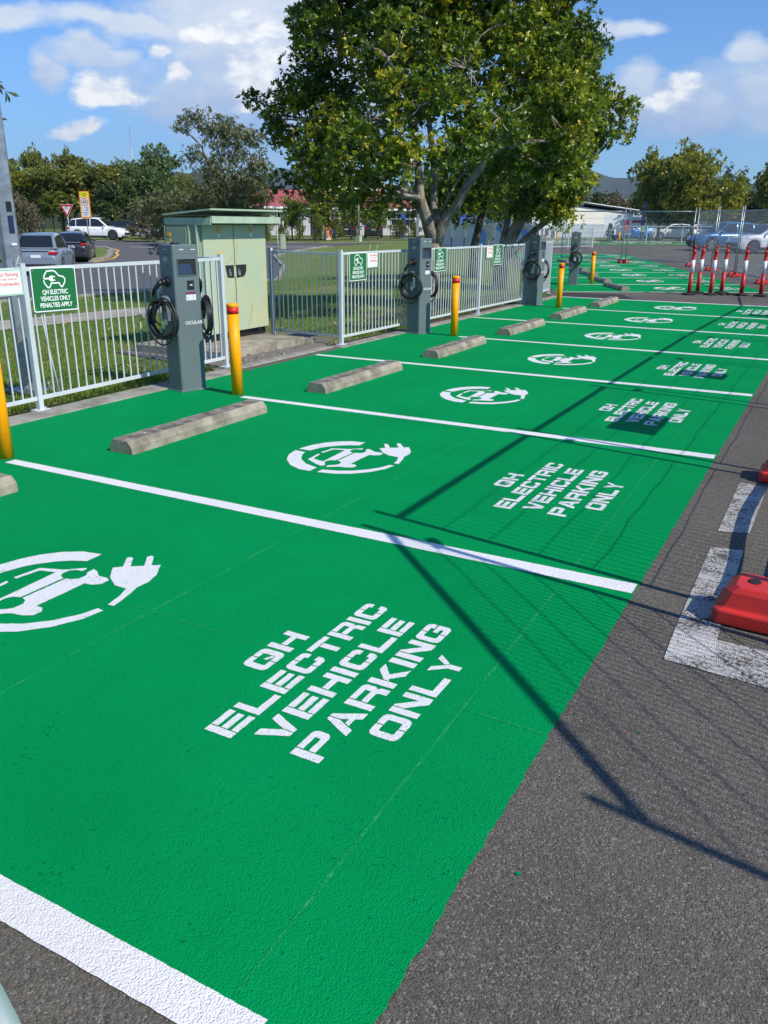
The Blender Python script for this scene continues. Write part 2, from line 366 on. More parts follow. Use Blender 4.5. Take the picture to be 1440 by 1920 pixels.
def sheet(name, poly, dz, m, parent=None, kind='structure', cut=True, thick=0.0):
    """a sheet that follows the terrain, cut on the terrain's own grid"""
    bm = bmesh.new(); polys = poly if isinstance(poly[0][0], (tuple, list, Vector)) else [poly]
    for pl in polys:
        bm.faces.new([bm.verts.new((p[0], p[1], 0)) for p in pl])
    xs = [v.co.x for v in bm.verts]; ys = [v.co.y for v in bm.verts]
    flat = not cut
    if not flat:
        for gx in GX:
            if min(xs) < gx < max(xs): bmesh.ops.bisect_plane(bm, geom=bm.verts[:] + bm.edges[:] + bm.faces[:], plane_co=(gx, 0, 0), plane_no=(1, 0, 0))
        for gy in GY:
            if min(ys) < gy < max(ys): bmesh.ops.bisect_plane(bm, geom=bm.verts[:] + bm.edges[:] + bm.faces[:], plane_co=(0, gy, 0), plane_no=(0, 1, 0))
    bm.normal_update(); bmesh.ops.triangulate(bm, faces=[f for f in bm.faces if len(f.verts) > 3])
    for v in bm.verts: v.co.z = TH(v.co.x, v.co.y) + dz
    bm.normal_update()
    for f in bm.faces:
        if f.normal.z < 0: f.normal_flip()
    me = bpy.data.meshes.new(name); bm.to_mesh(me); bm.free(); me.materials.append(m)
    o = bpy.data.objects.new(name, me); COL.objects.link(o)
    if parent: o.parent = parent
    if kind: tag(o, kind=kind)
    return o
CARPARK = [(-6.36, -25), (60, -25), (60, 110), (0, 110), (-6, 73), (-14.5, 67.6), (-18.5, 66), (-27, 63), (-26, 54), (-18.2, 49.2), (-16.8, 42.5), (-14.2, 37.5), (-12.1, 33), (-10.2, 29), (-8.6, 25.2), (-6.9, 21.2), (-6.36, 20.3)]
sheet('car_park_asphalt', CARPARK, .000, M['asphalt'])
ROAD = [(-17.8, -30), (-17.8, 13), (-17.65, 24.3), (-23.3, 32.6), (-29.3, 40.2), (-31.0, 45), (-31.9, 50), (-30, 55.5), (-34, 54.4), (-41.5, 51.3), (-47.8, 48.6), (-54.5, 45.6), (-84, 33), (-84, 8), (-34, -30)]
sheet('road', ROAD, .004, M['road'])
ISL = [(-34.6, 31.6), (-36.2, 34.2), (-38.2, 36.4), (-39.8, 37.8), (-40.9, 39.2), (-42.6, 40.3), (-46, 39.8), (-60, 34.2), (-84, 24.5), (-84, 18), (-46, 27), (-38.5, 28.6), (-35.4, 30.4)]
sheet('verge', ISL, .10, M['grass'])
def strip(path, wd, side=0):
    """polygon list of a strip along a path"""
    out = []; P_ = [Vector((p[0], p[1], 0)) for p in path]
    L_ = []; Rr = []
    for i, p in enumerate(P_):
        t = (P_[min(i + 1, len(P_) - 1)] - P_[max(i - 1, 0)]).normalized(); n = Vector((-t.y, t.x, 0))
        L_.append(p + n * wd * (.5 + side)); Rr.append(p - n * wd * (.5 - side))
    for i in range(len(P_) - 1): out.append([tuple(Rr[i])[:2], tuple(Rr[i + 1])[:2], tuple(L_[i + 1])[:2], tuple(L_[i])[:2]])
    return out
def kerb(name, path, wd, h, m, base=0.0):
    b = MB()
    q = strip(path, wd)
    for a, c, d, e in q:
        n = 6; 
        for k in range(n):
            f0, f1 = k / n, (k + 1) / n
            l0 = [a[i] + (c[i] - a[i]) * f0 for i in (0, 1)]; l1 = [a[i] + (c[i] - a[i]) * f1 for i in (0, 1)]
            r0 = [e[i] + (d[i] - e[i]) * f0 for i in (0, 1)]; r1 = [e[i] + (d[i] - e[i]) * f1 for i in (0, 1)]
            z = [TH(*l0) + base, TH(*l1) + base, TH(*r1) + base, TH(*r0) + base]; n0 = len(b.v)
            b.v += [(*l0, z[0] - .05), (*l1, z[1] - .05), (*r1, z[2] - .05), (*r0, z[3] - .05), (*l0, z[0] + h), (*l1, z[1] + h), (*r1, z[2] + h), (*r0, z[3] + h)]
            for fc in ((4, 5, 6, 7), (0, 1, 5, 4), (2, 3, 7, 6)): b.face([n0 + i for i in fc])
            if k == 0: b.face([n0, n0 + 4, n0 + 7, n0 + 3])
            if k == n - 1: b.face([n0 + 1, n0 + 2, n0 + 6, n0 + 5])
    return tag(b.build(name, m), kind='structure')
kerb('verge_kerb', ISL[:7], .3, .125, M['kerb'])
sheet('yellow_kerb_line', strip([(-34.3, 31.5), (-35.8, 34.3), (-37.9, 36.7), (-39.6, 38.2), (-40.8, 39.6), (-42.4, 40.75)], .16), .012, M['yellowline'])
kerb('road_kerb', [(-17.65, -10), (-17.6, 13), (-17.5, 24.3), (-23.2, 32.7), (-29.2, 40.3), (-30.9, 45), (-31.8, 50)], .16, .06, M['kerb'])
sheet('footpath', [(-13.85, -20), (-13.7, 10.4), (-13.6, 14.0), (-14.4, 16.2), (-17.5, 18.0), (-17.5, 19.4), (-13.6, 17.4), (-12.3, 14.6), (-12.1, 12.6), (-12.25, 10), (-12.3, -20)], .006, M['path'])
sheet('far_footpath', [(-55, 47.6), (-48, 50.4), (-36, 54.9), (-30, 56.9), (-30, 55.9), (-36, 54.0), (-48, 49.2), (-55, 46.4)], .02, M['path'])
sheet('lane_mark', [s for k in range(6) for s in strip([(-41.4 - 3.1 * k, 43.4 - 1.25 * k), (-43.0 - 3.1 * k, 42.75 - 1.25 * k)], .16)], .010, M['white_line'])
sheet('lane_line', strip([(-36, 47.5), (-30.9, 49.5)], .2), .010, M['white_line'])
# concrete edge strip under the fence, and the pad and gravel at the cabinet
def slab(name, x0, x1, y0, y1, z0, z1, m): 
    return tag(MB().box(((x0 + x1) / 2, (y0 + y1) / 2, (z0 + z1) / 2), (x1 - x0, y1 - y0, z1 - z0)).build(name, m, bevel=.008), kind='structure')
slab('concrete_edge', -6.30, -6.02, -6, 7.55, -.05, .016, M['kerb'])
slab('concrete_edge', -6.22, -6.02, 9.85, 20.15, -.05, .016, M['kerb'])
slab('concrete_edge', -6.32, -6.16, 7.55, 9.85, -.05, .014, M['kerb'])
sheet('gravel', [(-7.0, 7.7), (-6.33, 7.5), (-6.33, 9.85), (-6.6, 10.5), (-7.4, 10.9), (-8.5, 10.6), (-8.5, 8.0)], .004, M['gravel'])
slab('cabinet_pad', -8.3, -6.72, 8.15, 9.95, -.05, .10, M['conc'])
b = MB()
for i in range(90):
    x, y = random.uniform(-7.2, -6.36), random.uniform(7.9, 10.6); s_ = random.uniform(.012, .04)
    b.box((x, y, s_ * .3), (s_ * 1.3, s_, s_ * .8), random.random() * 3, .35)
for x, y, s_ in ((-6.72, 10.0, .11), (-6.80, 10.13, .07), (-6.9, 9.98, .06)): b.box((x, y, .03), (s_ * 1.8, s_, .06), .5, .3)
tag(b.build('gravel_stones', M['conc_top'], bevel=.004), kind='stuff')

# ------------------------------------------------------------------ the painted bays
RA = lambda p: p
th2 = R_(31); O2 = Vector((-6.45, 21.39)); EX = Vector((math.cos(th2), math.sin(th2))); EY = Vector((-math.sin(th2), math.cos(th2)))
def row1(x, y): return (x, y)
def row2(x, y):
    """row-one style coordinates (x from the road edge, y along the row) into the angled second row"""
    u = 5.62 + (x + .63) + .15 * y
    p = O2 + EX * u + EY * y; return (p.x, p.y)
G = {}
def glyphs():
    r = lambda a, b_, c, d: [(a, b_), (c, b_), (c, d), (a, d)]
    G['E'] = [r(0, 0, .24, 1), r(.275, 0, 1, .24), r(.275, .38, .96, .62), r(.275, .76, 1, 1)]
    G['L'] = [[(0, 0), (1, 0), (1, .26), (.24, .26), (.24, 1), (0, 1)]]
    cl = [(.48, 1), (.15, 1), (.04, .93), (0, .8), (0, .2), (.04, .07), (.15, 0), (.48, 0), (.48, .24), (.27, .24), (.24, .3), (.24, .7), (.27, .76), (.48, .76)]
    G['C'] = [cl, [(.52, 1), (.52, .76), (.76, .76), (.76, .64), (1, .64), (1, .82), (.95, .94), (.85, 1)], [(.52, 0), (.85, 0), (.95, .06), (1, .18), (1, .36), (.76, .36), (.76, .24), (.52, .24)]]
    G['G'] = [cl, G['C'][1], [(.52, 0), (.85, 0), (.95, .06), (1, .18), (1, .58), (.55, .58), (.55, .38), (.76, .38), (.76, .24), (.52, .24)]]
    G['T'] = [r(0, .76, 1, 1), r(.38, 0, .62, .725)]
    G['R'] = [r(0, 0, .24, 1), [(.275, 1), (.275, .78), (.76, .78), (.76, .56), (.275, .56), (.275, .34), (.7, .34), (.76, .28), (.76, 0), (1, 0), (1, .34), (.92, .44), (1, .54), (1, .86), (.94, .96), (.85, 1)]]
    G['P'] = [r(0, 0, .24, 1), [(.275, 1), (.275, .78), (.76, .78), (.76, .58), (.275, .58), (.275, .36), (.85, .36), (.95, .42), (1, .52), (1, .84), (.95, .95), (.85, 1)]]
    G['I'] = [r(0, 0, .25, 1)]
    G['H'] = [r(0, 0, .24, 1), [(.275, .38), (.76, .38), (.76, 0), (1, 0), (1, 1), (.76, 1), (.76, .62), (.275, .62)]]
    G['V'] = [[(0, 1), (.35, 0), (.5, 0), (.5, .36), (.27, 1)], [(.53, 0), (.66, 0), (1, 1), (.74, 1), (.53, .38)]]
    G['A'] = [[(0, 0), (.26, 0), (.48, .6), (.48, 1), (.38, 1)], [(.52, 1), (.52, .6), (.6, .38), (.43, .38), (.365, .2), (.667, .2), (.74, 0), (1, 0), (.62, 1)]]
    G['K'] = [r(0, 0, .24, 1), [(.275, .36), (.36, .42), (.68, 0), (1, 0), (.56, .53), (.98, 1), (.66, 1), (.275, .56)]]
    G['N'] = [r(0, 0, .24, 1), [(.275, 1), (.275, .62), (.72, 0), (1, 0), (1, 1), (.76, 1), (.76, .38), (.34, 1)]]
    G['O'] = [cl, [(1 - x, y) for x, y in cl][::-1]]
    G['Q'] = G['O'] + [[(.5, .54), (.74, .40), (.74, .28), (.70, .26), (.5, .40)]]
    G['Y'] = [[(0, 1), (.38, .44), (.38, 0), (.62, 0), (.62, .44), (.5, .6), (.27, 1)], [(.53, .62), (.64, .47), (1, 1), (.74, 1)]]
glyphs()
def lettering(fr, y0):
    out = []
    for word, xt, a0, a1 in (('QH', -1.843, -.15, .173), ('ELECTRIC', -1.68, -.56, .574), ('VEHICLE', -1.512, -.502, .50), ('PARKING', -1.345, -.53, .533), ('ONLY', -1.18, -.309, .306)):
        n = sum(.25 if c == 'I' else 1 for c in word); gap = .018; wl = (a1 - a0 - gap * (len(word) - 1)) / n; y = a0
        for c in word:
            for pl in G[c]: out.append([fr(xt + .113 * (1 - q), y0 + y + p * wl) for p, q in pl])
            y += wl * (.25 if c == 'I' else 1) + gap
    return out
SYM = [[(-3.138, .394), (-3.133, .29), (-3.20, .262), (-3.271, .205), (-3.325, .14), (-3.359, .077), (-3.387, -.029), (-3.488, -.026), (-3.478, .05), (-3.457, .136), (-3.412, .232), (-3.345, .312), (-3.25, .375)],
 [(-3.488, -.077), (-3.39, -.085), (-3.367, -.165), (-3.305, -.263), (-3.21, -.345), (-3.085, -.392), (-3.086, -.486), (-3.173, -.486), (-3.292, -.428), (-3.394, -.324), (-3.46, -.205)],
 [(-3.026, -.412), (-2.92, -.385), (-2.831, -.335), (-2.746, -.25), (-2.69, -.155), (-2.667, -.071), (-2.628, -.076), (-2.645, -.18), (-2.705, -.30), (-2.795, -.40), (-2.9, -.459), (-3.026, -.484)],
 [(-3.264, -.239), (-3.28, -.073), (-3.258, -.08), (-3.241, -.2), (-3.16, -.232), (-3.135, -.225), (-3.157, .115), (-3.245, .09), (-3.262, -.034), (-3.285, -.028), (-3.270, .112), (-3.15, .155), (-3.067, .227), (-3.055, .218), (-3.055, .19), (-3.092, .185), (-3.115, .165), (-3.118, .125), (-3.10, .095), (-3.068, .085), (-3.068, -.165), (-3.10, -.175), (-3.118, -.205), (-3.115, -.25), (-3.085, -.28), (-3.068, -.322), (-3.09, -.338), (-3.14, -.318)],
 [(-3.037, -.349), (-3.05, -.3), (-3.02, -.28), (-3.0, -.255), (-2.998, -.205), (-3.02, -.175), (-3.052, -.165), (-3.052, .085), (-3.02, .095), (-2.998, .12), (-2.998, .165), (-3.02, .19), (-3.024, .235), (-2.996, .228), (-2.937, .188), (-2.885, .190), (-2.856, .174), (-2.855, .123), (-2.891, .095), (-2.93, .091), (-2.928, -.19), (-2.888, -.19), (-2.861, -.216), (-2.861, -.26), (-2.901, -.285), (-2.964, -.295)],
 [(-2.955, .295), (-2.92, .33), (-2.985, .42), (-2.983, .44), (-2.955, .436), (-2.89, .35), (-2.835, .389), (-2.905, .485), (-2.898, .505), (-2.88, .506), (-2.805, .413), (-2.77, .44), (-2.70, .335), (-2.674, .25), (-2.677, .177), (-2.654, .113), (-2.622, -.018), (-2.658, -.022), (-2.678, .066), (-2.711, .145), (-2.79, .147), (-2.88, .205)]]
W_ = 2.7
rr_ = random.Random(77)
def rag(pl, amp=.0012, step=.022):
    out = []
    for i, a in enumerate(pl):
        c = pl[(i + 1) % len(pl)]; L_ = math.hypot(c[0] - a[0], c[1] - a[1]); k = max(1, int(L_ / step)); nx, ny = (-(c[1] - a[1]) / L_, (c[0] - a[0]) / L_) if L_ else (0, 0)
        out.append(tuple(a))
        for j in range(1, k): t = j / k; e = rr_.uniform(-amp, amp); out.append((a[0] + (c[0] - a[0]) * t + nx * e, a[1] + (c[1] - a[1]) * t + ny * e))
    return out
LIN = [3.71, 6.42, 9.14, 11.83, 14.53, 17.23]
sheet('green_bay_paint', [rag([(-6.02, 1.0), (-.63, 1.0), (-.63, 20.0), (-6.02, 20.0)], .0045, .03)], .004, M['green'])
sheet('bay_edge_line', [rag([(-6.02, .915), (-.845, .93), (-.84, 1.032), (-6.02, 1.018)], .0013, .02)], .0056, M['white_line'])
for i, y in enumerate(LIN):
    x0 = -5.11 if i in (0, 1, 3, 5) else -6.0
    sheet('bay_line', [rag([(x0, y - .045), (-.64, y - .06), (-.64, y + .06), (x0, y + .045)], .0014, .02)], .0058, M['white_line'])
sheet('bay_edge_line', [[(-6.02, 19.93), (-.63, 19.93), (-.63, 20.05), (-6.02, 20.05)]], .008, M['white_line'])
for k in range(7):
    y0 = 2.37 + W_ * k
    sheet('painted_lettering', [rag(pl, .0012 if k < 3 else .0) for pl in lettering(row1, y0)], .0058, M['stencil'], cut=False)
    dx = -.045 if k == 0 else 0
    sheet('painted_car_symbol', [rag([(x + dx, y + y0) for x, y in pl], .0014 if k < 3 else 0) for pl in SYM], .0058, M['stencil'], cut=False)
sheet('chalk_line', strip([(-2.489, 1.02), (-2.475, 5), (-2.45, 9)], .012) + strip([(-.942, 1.05), (-.965, 3.6)], .012) + strip([(-.97, 3.8), (-1.01, 6.3)], .012) + strip([(-1.01, 6.55), (-1.02, 11.7)], .012), .0050, M['chalk'])
sheet('chalk_line', strip([(-2.6, 2.40), (-1.85, 2.385)], .008) + strip([(-1.0, 2.362), (-.64, 2.354)], .008), .0053, M['chalk'])
# row two
def r2poly(x0, x1, y0, y1): return [row2(x0, y0), row2(x1, y0), row2(x1, y1), row2(x0, y1)]
sheet('green_bay_paint', [r2poly(-6.35, -.63, 0, 16.2)], .006, M['green'])
sheet('green_bay_paint', [r2poly(-6.35, -.63, 17.1, 22.6)], .008, M['green'])
for k in range(7):
    y = W_ * k
    sheet('bay_line', [r2poly(-5.6 if k % 2 else -6.3, -.65, y - .05, y + .05) if k else [row2(-6.35, 0), row2(-.63, 0), row2(-.63, .11), row2(-6.35, .11)]], .011, M['white_line'])
for k in (0, 1, 2): sheet('bay_line', [r2poly(-5.6, -.65, 17.1 + W_ * k, 17.2 + W_ * k)], .013, M['white_line'])
for k in range(8):
    y0 = 1.35 + W_ * k + (.9 if k > 5 else 0)
    sheet('painted_lettering', lettering(row2, y0), .013, M['stencil'], cut=False)
    sheet('painted_car_symbol', [[row2(x, y + y0) for x, y in pl] for pl in SYM], .013, M['stencil'], cut=False)
# the grey crossing between the rows: darker wedge and pale band
sheet('asphalt_patch', [(-6.1, 20.15), (-4.2, 20.15), (-4.9, 21.6), row2(-6.2, -.12)], .003, M['asphalt_dark'])
# far bays along the rear fence
FA = Vector((-27.0, 62.6)); FB = Vector((-7.5, 71.5)); fd = (FB - FA).normalized(); fnn = Vector((fd.y, -fd.x))
def frow(x, y): p = FA + fd * y + fnn * x; return (p.x, p.y)
sheet('green_bay_paint', [[frow(.4, 2.6), frow(5.6, 1.4), frow(5.0, 19.4), frow(.4, 19.4)]], .006, M['green'])
for k in range(7): sheet('bay_line', [[frow(.6, 2.8 + 2.7 * k), frow(5.2, 2.8 + 2.7 * k), frow(5.2, 2.92 + 2.7 * k), frow(.6, 2.92 + 2.7 * k)]], .011, M['white_line'])
for k in range(6): sheet('painted_car_symbol', [[frow(5.7 + x, 4.15 + 2.7 * k + y) for x, y in pl] for pl in SYM], .013, M['stencil'], cut=False)
# old white marks by the temporary fence
sheet('old_white_mark', [[(-.401, 5.826), (-.224, 5.80), (-.235, 4.80), (-.399, 4.746)], [(-.399, 4.472), (-.237, 4.50), (-.222, 3.365), (-.395, 3.377)]], .004, M['old_line'])
sheet('old_white_mark', [[(-.395, 3.377), (-.222, 3.365), (-.205, 3.225), (-.388, 3.11)]], .004, M['old_line2'])
sheet('old_white_mark', [[(-.222, 3.365), (.9, 3.33), (.9, 2.98), (-.384, 3.085), (-.388, 3.11), (-.205, 3.225)]], .004, M['old_line'])

# ------------------------------------------------------------------ wheel stops
def wheel_stop():
    root = empty('wheel_stop', (0, 0, 0), 0, 'x', 'wheel stop', 'concrete wheel stops at the head of the bays')
    prof = [(-.12, 0), (.12, 0), (.118, .055), (.075, .105), (-.075, .105), (-.118, .055)]
    b = MB(); ys = [-.85, -.83] + [-.83 + .083 * i for i in range(1, 20)] + [.83, .85]; rg = []
    rnd = random.Random(3)
    for i, y in enumerate(ys):
        k = .93 if i in (0, len(ys) - 1) else 1
        rg.append([(x * k + rnd.uniform(-.0025, .0025), y, z * k + (rnd.uniform(-.003, .001) if z > 0 else 0)) for x, z in prof])
    b.rings(rg, smooth=False)
    for i, f in enumerate(b.f[:-2]):
        zs = [b.v[q][2] for q in f]
        b.m[i] = 1 if min(zs) > .09 else 0
    b.build('concrete_block', [M['conc'], M['conc_top']], root)
    for y in (-.6, .6): MB().lathe([(.014, .1), (.014, .1075), (.004, .1078)], (0, y, 0), 10).build('fixing_pin', M['galv'], root)
    return root
ws = wheel_stop()
lw = ['nearest concrete wheel stop, cut by the left frame edge beside the yellow bollard', 'whole concrete wheel stop nearest the camera, in front of the near charger', 'concrete wheel stop in the bay just past the nearest charger', 'concrete wheel stop just in front of the second charger and its bollard', 'concrete wheel stop in the bay past the second bollard', 'concrete wheel stop in the bay in front of the third charger', 'last concrete wheel stop of the front row, by the crossing']
spots = [(row1(-4.58, 2.42 + W_ * k), 0) for k in range(7)]
for k in range(6): spots.append((row2(-4.63 if k else -4.55, 1.35 + W_ * k), th2))
lw += ['first wheel stop of the angled second row, nearest the crossing', 'second wheel stop of the angled row, just behind the first', 'third wheel stop of the angled row, behind the thin yellow bollard', 'fourth wheel stop of the angled row, partly behind a bollard', 'fifth wheel stop of the angled row, half hidden by the fourth', 'sixth wheel stop of the angled row, almost hidden at the far end']
for k in range(5): spots.append((frow(1.2, 4.2 + 2.7 * k), math.atan2(fd.y, fd.x) - math.pi / 2))
lw += ['dark wheel stop in the far row, %s' % s for s in ('leftmost by the fence sign', 'just left of the far charger', 'just right of the far charger', 'under the white banner', 'rightmost beside the yellow kerb end')]
for i, ((x, y), r) in enumerate(spots):
    o = ws if i == 0 else copy_tree(ws)
    o.location = (x, y, TH(x, y) + .005); o.rotation_euler.z = r + (.0, .004, -.006, .008, -.01)[i % 5]; o['label'] = lw[i]

# ------------------------------------------------------------------ bollards
def bollard():
    root = empty('bollard', (0, 0, 0), 0, 'x', 'bollard', 'yellow steel bollards beside the chargers')
    MB().lathe([(.057, 0), (.057, .80)], n=28).build('post', M['yellow'], root)
    MB().lathe([(.0585, .80), (.0585, .862)], n=28).build('red_band', M['redband'], root)
    MB().lathe([(.0575, .8625), (.0605, .864), (.061, .885), (.056, .896), (.03, .902), (.004, .903)], n=28).build('cap', M['yellow'], root)
    return root
bo = bollard()
bl = [((-5.22, 3.76), 'nearest yellow bollard at the left edge of the frame'), ((-5.23, 6.5), 'yellow bollard with red band standing beside the nearest charger'), ((-5.23, 11.89), 'yellow bollard standing beside the second charger'),
      ((-5.22, 17.3), 'yellow bollard standing beside the third charger'), (row2(-5.02, 2.95), 'yellow bollard in front of the angled second row, left of its wheel stops'), (frow(.62, 12.0), 'small yellow bollard right of the far charger'), (frow(.62, 7.3), 'tiny yellow bollard left of the far charger by the back fence')]
for i, ((x, y), l) in enumerate(bl):
    o = bo if i == 0 else copy_tree(bo)
    o.location = (x, y, TH(x, y) + .004); o['label'] = l; o.rotation_euler = (0, R_((0, -.6, .5, .4, 0, 0, 0)[i]), 0)

# ------------------------------------------------------------------ text helper
def text_mesh(name, body, size, m, parent, mtx, xs=1.0, off=0.0, align='CENTER', thick=.0008, kind=None, spacing=1.0):
    c = bpy.data.curves.new('t', 'FONT'); c.body = body; c.size = size; c.align_x = align; c.align_y = 'CENTER'; c.offset = off; c.extrude = thick; c.space_character = spacing
    o = bpy.data.objects.new('t', c); COL.objects.link(o)
    me = bpy.data.meshes.new_from_object(o.evaluated_get(bpy.context.evaluated_depsgraph_get()))
    bpy.data.objects.remove(o); bpy.data.curves.remove(c)
    me.transform(mtx @ Matrix.Diagonal((xs, 1, 1, 1))); me.materials.clear(); me.materials.append(m)
    q = bpy.data.objects.new(name, me); COL.objects.link(q); q.parent = parent
    return q
def face_mtx(origin, xdir, ydir):
    x = Vector(xdir).normalized(); y = Vector(ydir).normalized(); z = x.cross(y)
    m = Matrix((x, y, z)).transposed().to_4x4(); m.translation = Vector(origin); return m

# ------------------------------------------------------------------ chargers
def coil(b, side, cy, cz, rw, rh, turns, seed, r=.0095):
    rnd = random.Random(seed); pts = []
    n = 26
    for t in range(int(turns * n) + 1):
        a = 2 * math.pi * t / n; k = t / n
        wob = 1 + .05 * math.sin(a * 1.37 + seed) + .04 * math.sin(k * 2.1)
        depth = .035 + .055 * (.5 + .5 * math.sin(k * 2.4 + seed)) 
        xx = cy + rw * wob * math.sin(a); pts.append((xx, side * (.148 + .045 + depth - xx * .27), cz + rh * (1 + .06 * math.sin(k * 3.0 + 1)) * math.cos(a) - .018 * math.sin(k * 2)))
    b.tube(pts, r, 7)
def charger():
    """front face looks to +x; the two plug faces look to -y and +y"""
    root = empty('ev_charger', (0, 0, 0), 0, 'x', 'charger', 'blue grey charging pedestals')
    dx, wy = .13, .148
    def rr(dx_, wy_, c=.022):
        out = []
        for sx, sy, a0 in ((1, 1, 0), (-1, 1, 90), (-1, -1, 180), (1, -1, 270)):
            for q in range(4): a = R_(a0 + 30 * q); out.append((sx * (dx_ - c) + c * math.cos(a), sy * (wy_ - c) + c * math.sin(a)))
        return out
    b = MB()
    rg = []
    for z, k in ((.0, 1), (1.345, 1), (1.347, .985), (1.351, .985), (1.353, 1), (1.43, 1), (1.437, .975)): rg.append([(x * k, y * k, z) for x, y in rr(dx, wy)])
    b.rings(rg, smooth=False); b.build('body', M['charger'], root)
    MB().box((0, 0, .006), (.30, .335, .012)).build('base_plate', M['galv'], root)
    MB().lathe([(.045, 1.437), (.045, 1.452), (.03, 1.458)], (-.02, -.02, 0)).build('antenna', M['black'], root)
    for y in (-.045, .085): MB().box((dx + .001, y, 1.392), (.004, .05, .007)).build('status_light', M['labelw'], root)
    for y in (-1, 1): MB().box((0, y * (wy + .001), 1.392), (.05, .004, .006)).build('status_light', M['labelw'], root)
    for y in (-.128, .128):
        for z in (.06, 1.33): MB().tube([(dx, y * .96, z), (dx + .0022, y * .96, z)], .005, 8).build('screw', M['galv'], root)
    # screen: hooded opening with a tilted display
    s = MB(); f = dx + .0015
    s.poly([(f, -.098, 1.152), (f, .105, 1.152), (f, .105, 1.302), (f, -.098, 1.302)]); s.build('screen_recess', M['dark'], root)
    s = MB(); s.poly([(f + .002, -.09, 1.157), (f + .002, .072, 1.157), (f + .002, .045, 1.256), (f + .002, -.088, 1.258)]); s.build('screen', M['screen'], root)
    fr = MB()
    for c, d in (((f + .003, .0035, 1.306), (.008, .218, .007)), ((f + .003, .0035, 1.148), (.008, .218, .007)), ((f + .003, -.102, 1.227), (.008, .007, .15)), ((f + .003, .109, 1.227), (.008, .007, .15))): fr.box(c, d)
    fr.build('screen_frame', M['charger'], root)
    rd = MB().box((f + .002, .035, 1.055), (.008, .078, .088)).build('card_reader', M['black'], root, bevel=.004)
    g = MB(); 
    for k in (0, 1): g.tube([(f + .0075, .035 + (.012 + .01 * k) * math.cos(R_(a)) * 1.0, 1.055 + (.008 + .007 * k) * math.sin(R_(a))) for a in range(-60, 61, 20)], .0012, 4)
    g.box((f + .007, .033, 1.055), (.002, .02, .012)); g.build('contactless_mark', M['labelw'], rd)
    lb = MB().box((f + .001, .03, .945), (.003, .112, .078)).build('sticker', M['labelw'], root)
    MB().box((f + .0022, .03, .975), (.003, .114, .022)).build('sticker_header', M['purple'], lb)
    tx = MB()
    for k in range(6):
        for c_ in (-.002, .056): tx.box((f + .0028, c_ + random.uniform(-.004, .004), .957 - k * .0085), (.001, .036, .0022))
    tx.build('fine_print', M['labelg'], lb)
    text_mesh('wordmark', 'OCULAR', .044, M['labelw'], root, face_mtx((dx + .0012, .045, .685), (0, 1, 0), (0, 0, 1)), 1.15, .0008)
    for sd in (-1, 1):
        y = sd * (wy + .002)
        MB().box((0, y, 1.30), (.085, .003, .042)).build('side_label', M['labelg'], root)
        text_mesh('socket_letter', 'A' if sd < 0 else 'B', .05, M['labelg'], root, face_mtx((-.004, y * 1.003, 1.245), (-sd * -1 * -1 if 0 else (1 if sd < 0 else -1), 0, 0), (0, 0, 1)), 1, 0)
        r = MB(); r.tube([(.036 * math.cos(R_(a)), y, 1.195 + .036 * math.sin(R_(a))) for a in range(0, 361, 20)], .0012, 4); r.lathe([(.003, 0), (.003, .003)], (0.004, y, 1.185), 8); r.build('socket_mark', M['labelg'], root)
        # socket with plugged connector
        sk = MB(); sk.tube([(0, y, 1.085), (0, y + sd * .022, 1.085)], [.052, .048], 20); so_ = sk.build('socket', M['black'], root)
        p = MB()
        p.tube([(0, y + sd * .02, 1.085), (0, y + sd * .065, 1.087)], [.030, .032], 14)
        p.tube([(0, y + sd * .06, 1.092), (-.012, y + sd * .085, 1.07), (-.045, y + sd * .115, 1.02), (-.075, y + sd * .125, .965)], [.028, .026, .020, .017], 12)
        p.build('connector', M['black'], root)
        c = MB(); c.tube([(-.075, y + sd * .125, .968), (-.10, y + sd * .125, .90), (-.125, y + sd * .12, .80), (-.10, y + sd * .11, .72), (-.04, y + sd * .09, .66)], .0085, 8)
        coil(c, sd, .03, .735, .165, .178, 5.0, 2 + sd)
        coil(c, sd, .03, .70, .15, .20, 1.0, 7 + sd)
        c.build('cable', M['cable'], root)
        # holster with the parked connector
        h = MB(); h.box((-.01, sd * (wy + .03), .80), (.085, .06, .19)); h.tube([(-.01, sd * wy, .895), (-.01, sd * (wy + .075), .90)], [.058, .052], 16)
        h.build('holster', M['charger'], root, bevel=.006)
        MB().tube([(-.01, sd * (wy + .07), .90), (-.01, sd * (wy + .082), .90)], [.04, .04], 14).build('holster_mouth', M['dark'], root)
        k = MB(); k.tube([(-.005, sd * (wy + .085), .885), (-.02, sd * (wy + .125), .865), (-.045, sd * (wy + .145), .80), (-.06, sd * (wy + .15), .735), (-.055, sd * (wy + .14), .69)], [.026, .028, .024, .019, .012], 12)
        k.build('parked_connector', M['black'], root)
        MB().box((.02, sd * (wy + .0615), .765), (.05, .004, .05)).build('holster_label', M['labelg'], root)
        MB().box((.02, sd * (wy + .0618), .70), (.05, .004, .055)).build('holster_notice', M['labelw'], root)
        MB().tube([(-.115, sd * (wy + .11), .655), (-.14, sd * (wy + .12), .64)], [.022, .024], 12).build('dust_cap', M['cable'], root)
    return root
ch = charger()
cl = [((-5.865, 6.475), -16, 'nearest charging pedestal beside the tall green cabinet, full width in view'), ((-5.865, 11.92), -12, 'second charging pedestal, in front of the trunk of the big tree'), ((-5.865, 17.60), -8, 'third charging pedestal at the end of the front row fence'),
      (row2(-5.62, 2.6), 14, 'charging pedestal behind the end of the front row fence, at the angled row'), (frow(.35, 11.3), -70, 'far charging pedestal at the back fence beside a small yellow bollard'), (frow(.35, 5.0), -70, 'far charging pedestal at the left end of the back fence, before a white banner')]
